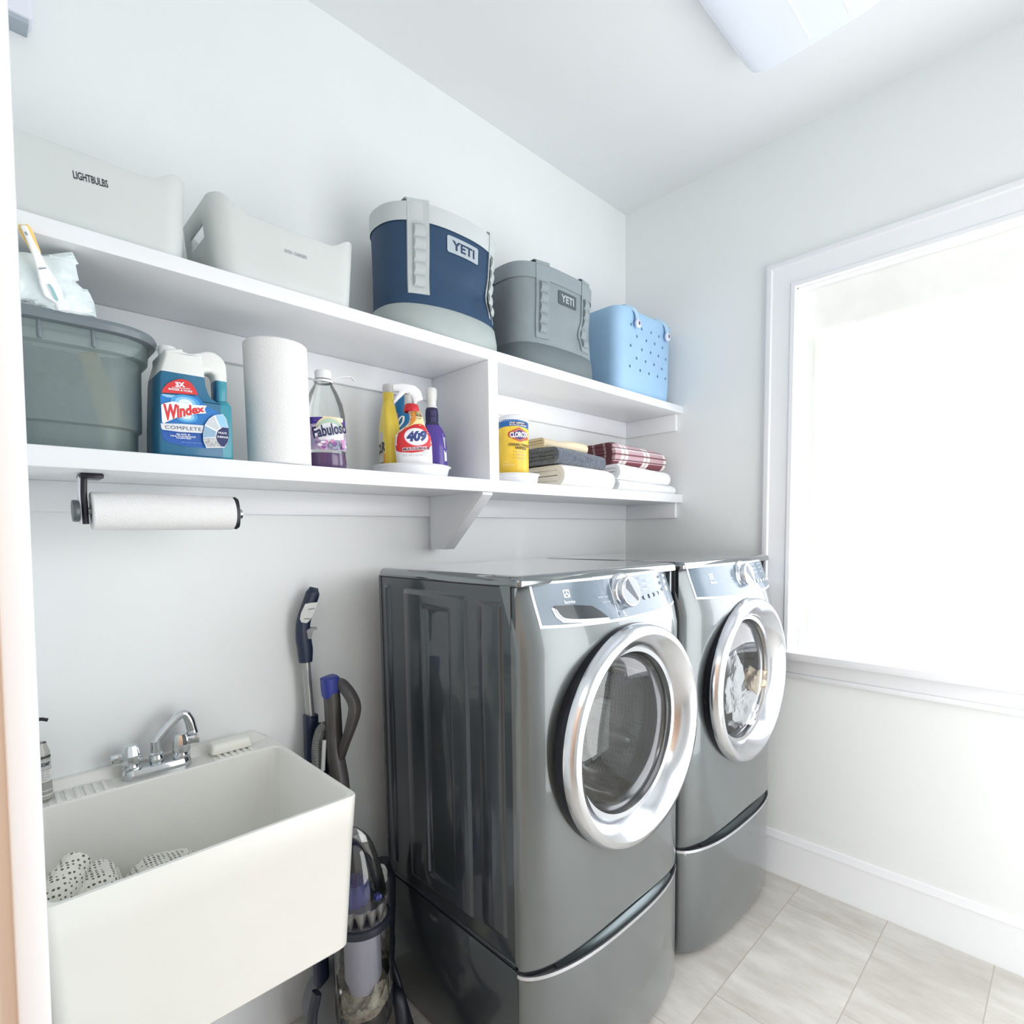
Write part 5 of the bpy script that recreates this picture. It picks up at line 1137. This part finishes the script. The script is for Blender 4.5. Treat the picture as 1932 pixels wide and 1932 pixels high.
    door = MB().lathe([(RO-.004, .770), (RO+.002, .782), (RO+.003, -yR-.030), (RO-.002, -yR-.008), (RO-.010, -yR), (RO-.024, -yR+.003), (RO-.05, -yR-.016), (RI+.012, -yI-.004), (RI, -yI-.006), (RI-.003, -yI-.020), (RI-.004, .742)], (cx-.003, 0, .912), 'Y', 96, ms=[1, 1, 0, 0, 0, 0, 0, 0, 0, 2])
    do = door.obj('door', [M_chrome, mat('door_dark', (34, 36, 46), .25, .3), M_rub], t, ang=40)
    MB().lathe([(RI-.002, -yI-.024), (RI*.97, -yI-.020), (RI*.85, -yI-.010), (RI*.6, -yI-.002), (RI*.3, -yI+.002), (0, -yI+.003)], (cx-.003, 0, .910), 'Y', 72).obj('door_glass', glass_mat('door_glass' if washer else 'dryer_glass', (226, 231, 229) if washer else (244, 246, 246), .08 if washer else .12), do)
    bw = MB().lathe([(RI-.004, -yI-.03), (RI*.93, .70), (RI*.80, .64), (RI*.55, .60), (0, .585)], (cx-.003, 0, .910), 'Y', 72)
    bw.obj('glass_bowl', glass_mat('bowl_glass', (238, 241, 240), .05), do) if washer else bw.bm.free()
    # drum
    dm = MB().lathe([(cutr-.004, .728), (cutr+.004, .715), (cutr+.022, .705), (cutr+.012, .690), (cutr-.004, .680), (cutr+.004, .672)], (cx, 0, .905), 'Y', 72); dm.obj('gasket', M_rub, t, ang=60)
    m = mat('drum_perforated' if washer else 'drum_pale', (158, 163, 164) if washer else (198, 198, 196), .3, .8 if washer else .3, vary=.08)
    if washer and not m.get('perf'):
        q = Nodes(m); b = q.N['Principled BSDF']; x, y, z, pos = q.xyz(); vo = q.N.new('ShaderNodeTexVoronoi'); vo.inputs['Scale'].default_value = 75; vo.inputs['Randomness'].default_value = 0
        q.L.new(pos, vo.inputs['Vector']); old = b.inputs['Base Color'].links[0].from_socket
        q.L.new(q.mix(q.math('LESS_THAN', vo.outputs['Distance'], .30), old, rgb(62, 68, 70)), b.inputs['Base Color']); m['perf'] = 1
    MB().lathe([(cutr+.004, .672), (cutr+.012, .66), (cutr+.02, .60), (cutr+.022, .36), (cutr, .30), (.16, .285), (.08, .30), (0, .302)], (cx, 0, .905), 'Y', 72).obj('drum', m, t, ang=50)
    for a in (-.5, PI*.83, PI*1.55):
        d_ = MB(); ca, sa = math.cos(a), math.sin(a)
        for yy, hh in ((-.64, .2), (-.62, .8), (-.5, 1), (-.40, .8), (-.37, .2)): pass
        d_.loft([[(cx+(cutr+.02-h*hh)*ca-w_*sa, yy, .905+(cutr+.02-h*hh)*sa+w_*ca) for w_, h in ((-.03, 0), (-.012, .04), (0, .05), (.012, .04), (.03, 0))] for yy, hh in ((-.64, .15), (-.62, .8), (-.5, 1), (-.40, .8), (-.37, .15))], close=False)
        d_.obj('drum_paddle', M_drum, t, ang=60)
    # pedestal
    pd = thing('pedestal', pedlabel, 'pedestal', (cx, (YFR+YBK)/2, 0), 'laundry pedestals')
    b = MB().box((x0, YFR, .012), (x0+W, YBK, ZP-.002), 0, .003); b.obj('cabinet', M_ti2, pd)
    rings = []
    for s, g in ((0, .02), (.02, .006), (.06, 0), (.5, 0), (.93, 0), (.985, .002), (1, .008)):
        z = .016+(ZP-.008-.016)*s
        rings.append([(X(u), min(YFR+.001, YFR-dep(u)+g), z) for u in US]+[(X(u), YFR+.004, z) for u in (1, .5, 0)])
    MB().loft(rings).obj('drawer_front', M_ti, pd, ang=35)
    inner = MB(); fr = [(X(u), YFR-dep(u)*.72+.004, 0) for u in US]
    inner.loft([[(x, y, ZP-.010) for x, y, z in fr]+[(X(u), YFR+.006, ZP-.010) for u in (1, 0)], [(x, y, ZP+.006+.036*math.sin(PI*u)**1.2) for (x, y, z), u in zip(fr, US)]+[(X(u), YFR+.006, ZP+.004) for u in (1, 0)]])
    # chrome lip along the top of the drawer
    lipp = [Vector((X(u), YFR-dep(u)+.003, ZP-.006)) for u in US]
    MB().tube(lipp, .0045, 8, sec=[(-1.0, -1), (1.0, -1), (.8, .9), (-.6, .6)]).obj('drawer_lip', mat('lip_silver', (222, 226, 232), .15, .9), pd)
    uv = [.12+.76*i/30 for i in range(31)]
    sc = MB(); sc.loft([[Vector((X(u), YFR-dep(u)+.010+d, ZP-.006+h)) for d, h in ((0, 0), (.016, .006), (.026, .020), (.028, .034*math.sin(PI*u)+.006))] for u in uv], close=False)
    sc.obj('pull_recess', mat('recess_steel', (96, 104, 106), .18, .8), pd, ang=70)
    inner.obj('plinth', M_gap, pd, ang=40)
    for fx in (x0+.06, x0+W-.06):
        for yy in (YFR+.06, YBK-.06): MB().lathe([(0, .0005), (.02, .0005), (.02, .008), (.012, .014), (0, .014)], (fx, yy, 0), 'Z', 16).obj('foot', M_gap, pd)
    return t, cx
machine(-1.462, .694, 'washing_machine', 'dark grey front-loading washer with detergent drawer and chrome door nearest the camera', 'dark grey drawer pedestal under the washer with the detergent drawer', True)
dry, dcx = machine(-.728, .692, 'dryer', 'dark grey front-loading dryer with clothes behind the door beside the window', 'dark grey drawer pedestal under the dryer by the window', False)
# laundry in the dryer
M_cw = mat('shirt_white', (232, 234, 238), .9, bump=.2, bscale=30); M_cb = mat('shirt_beige', (218, 200, 176), .9, bump=.2, bscale=30); M_cg = mat('shirt_grey', (150, 152, 152), .9)
GD = 'clothes in the dryer'
Yd = -.735
def at_(px, py, y=Yd): return Wy(px, py, y)
for lb_, q, sz, m_, sd in (('white garment bunched at the lower middle of the dryer drum', (1398, 1335), (.075, .035, .07), M_cw, 11.), ('white garment hanging at the left inside the dryer drum', (1379, 1290), (.042, .03, .085), M_cw, 23.), ('beige garment bunched at the upper right inside the dryer drum', (1418, 1285), (.07, .035, .042), M_cb, 37.), ('grey garment at the middle of the dryer load', (1400, 1305), (.05, .03, .05), M_cg, 41.)):
    P_ = at_(*q, Yd+(.03 if 'grey' in lb_ else 0)); crumple('garment', lb_, 'garment', P_, sz, m_, sd, .55, (P_.x, P_.y, P_.z-sz[2]), sub=4, group=GD, sharp=40)
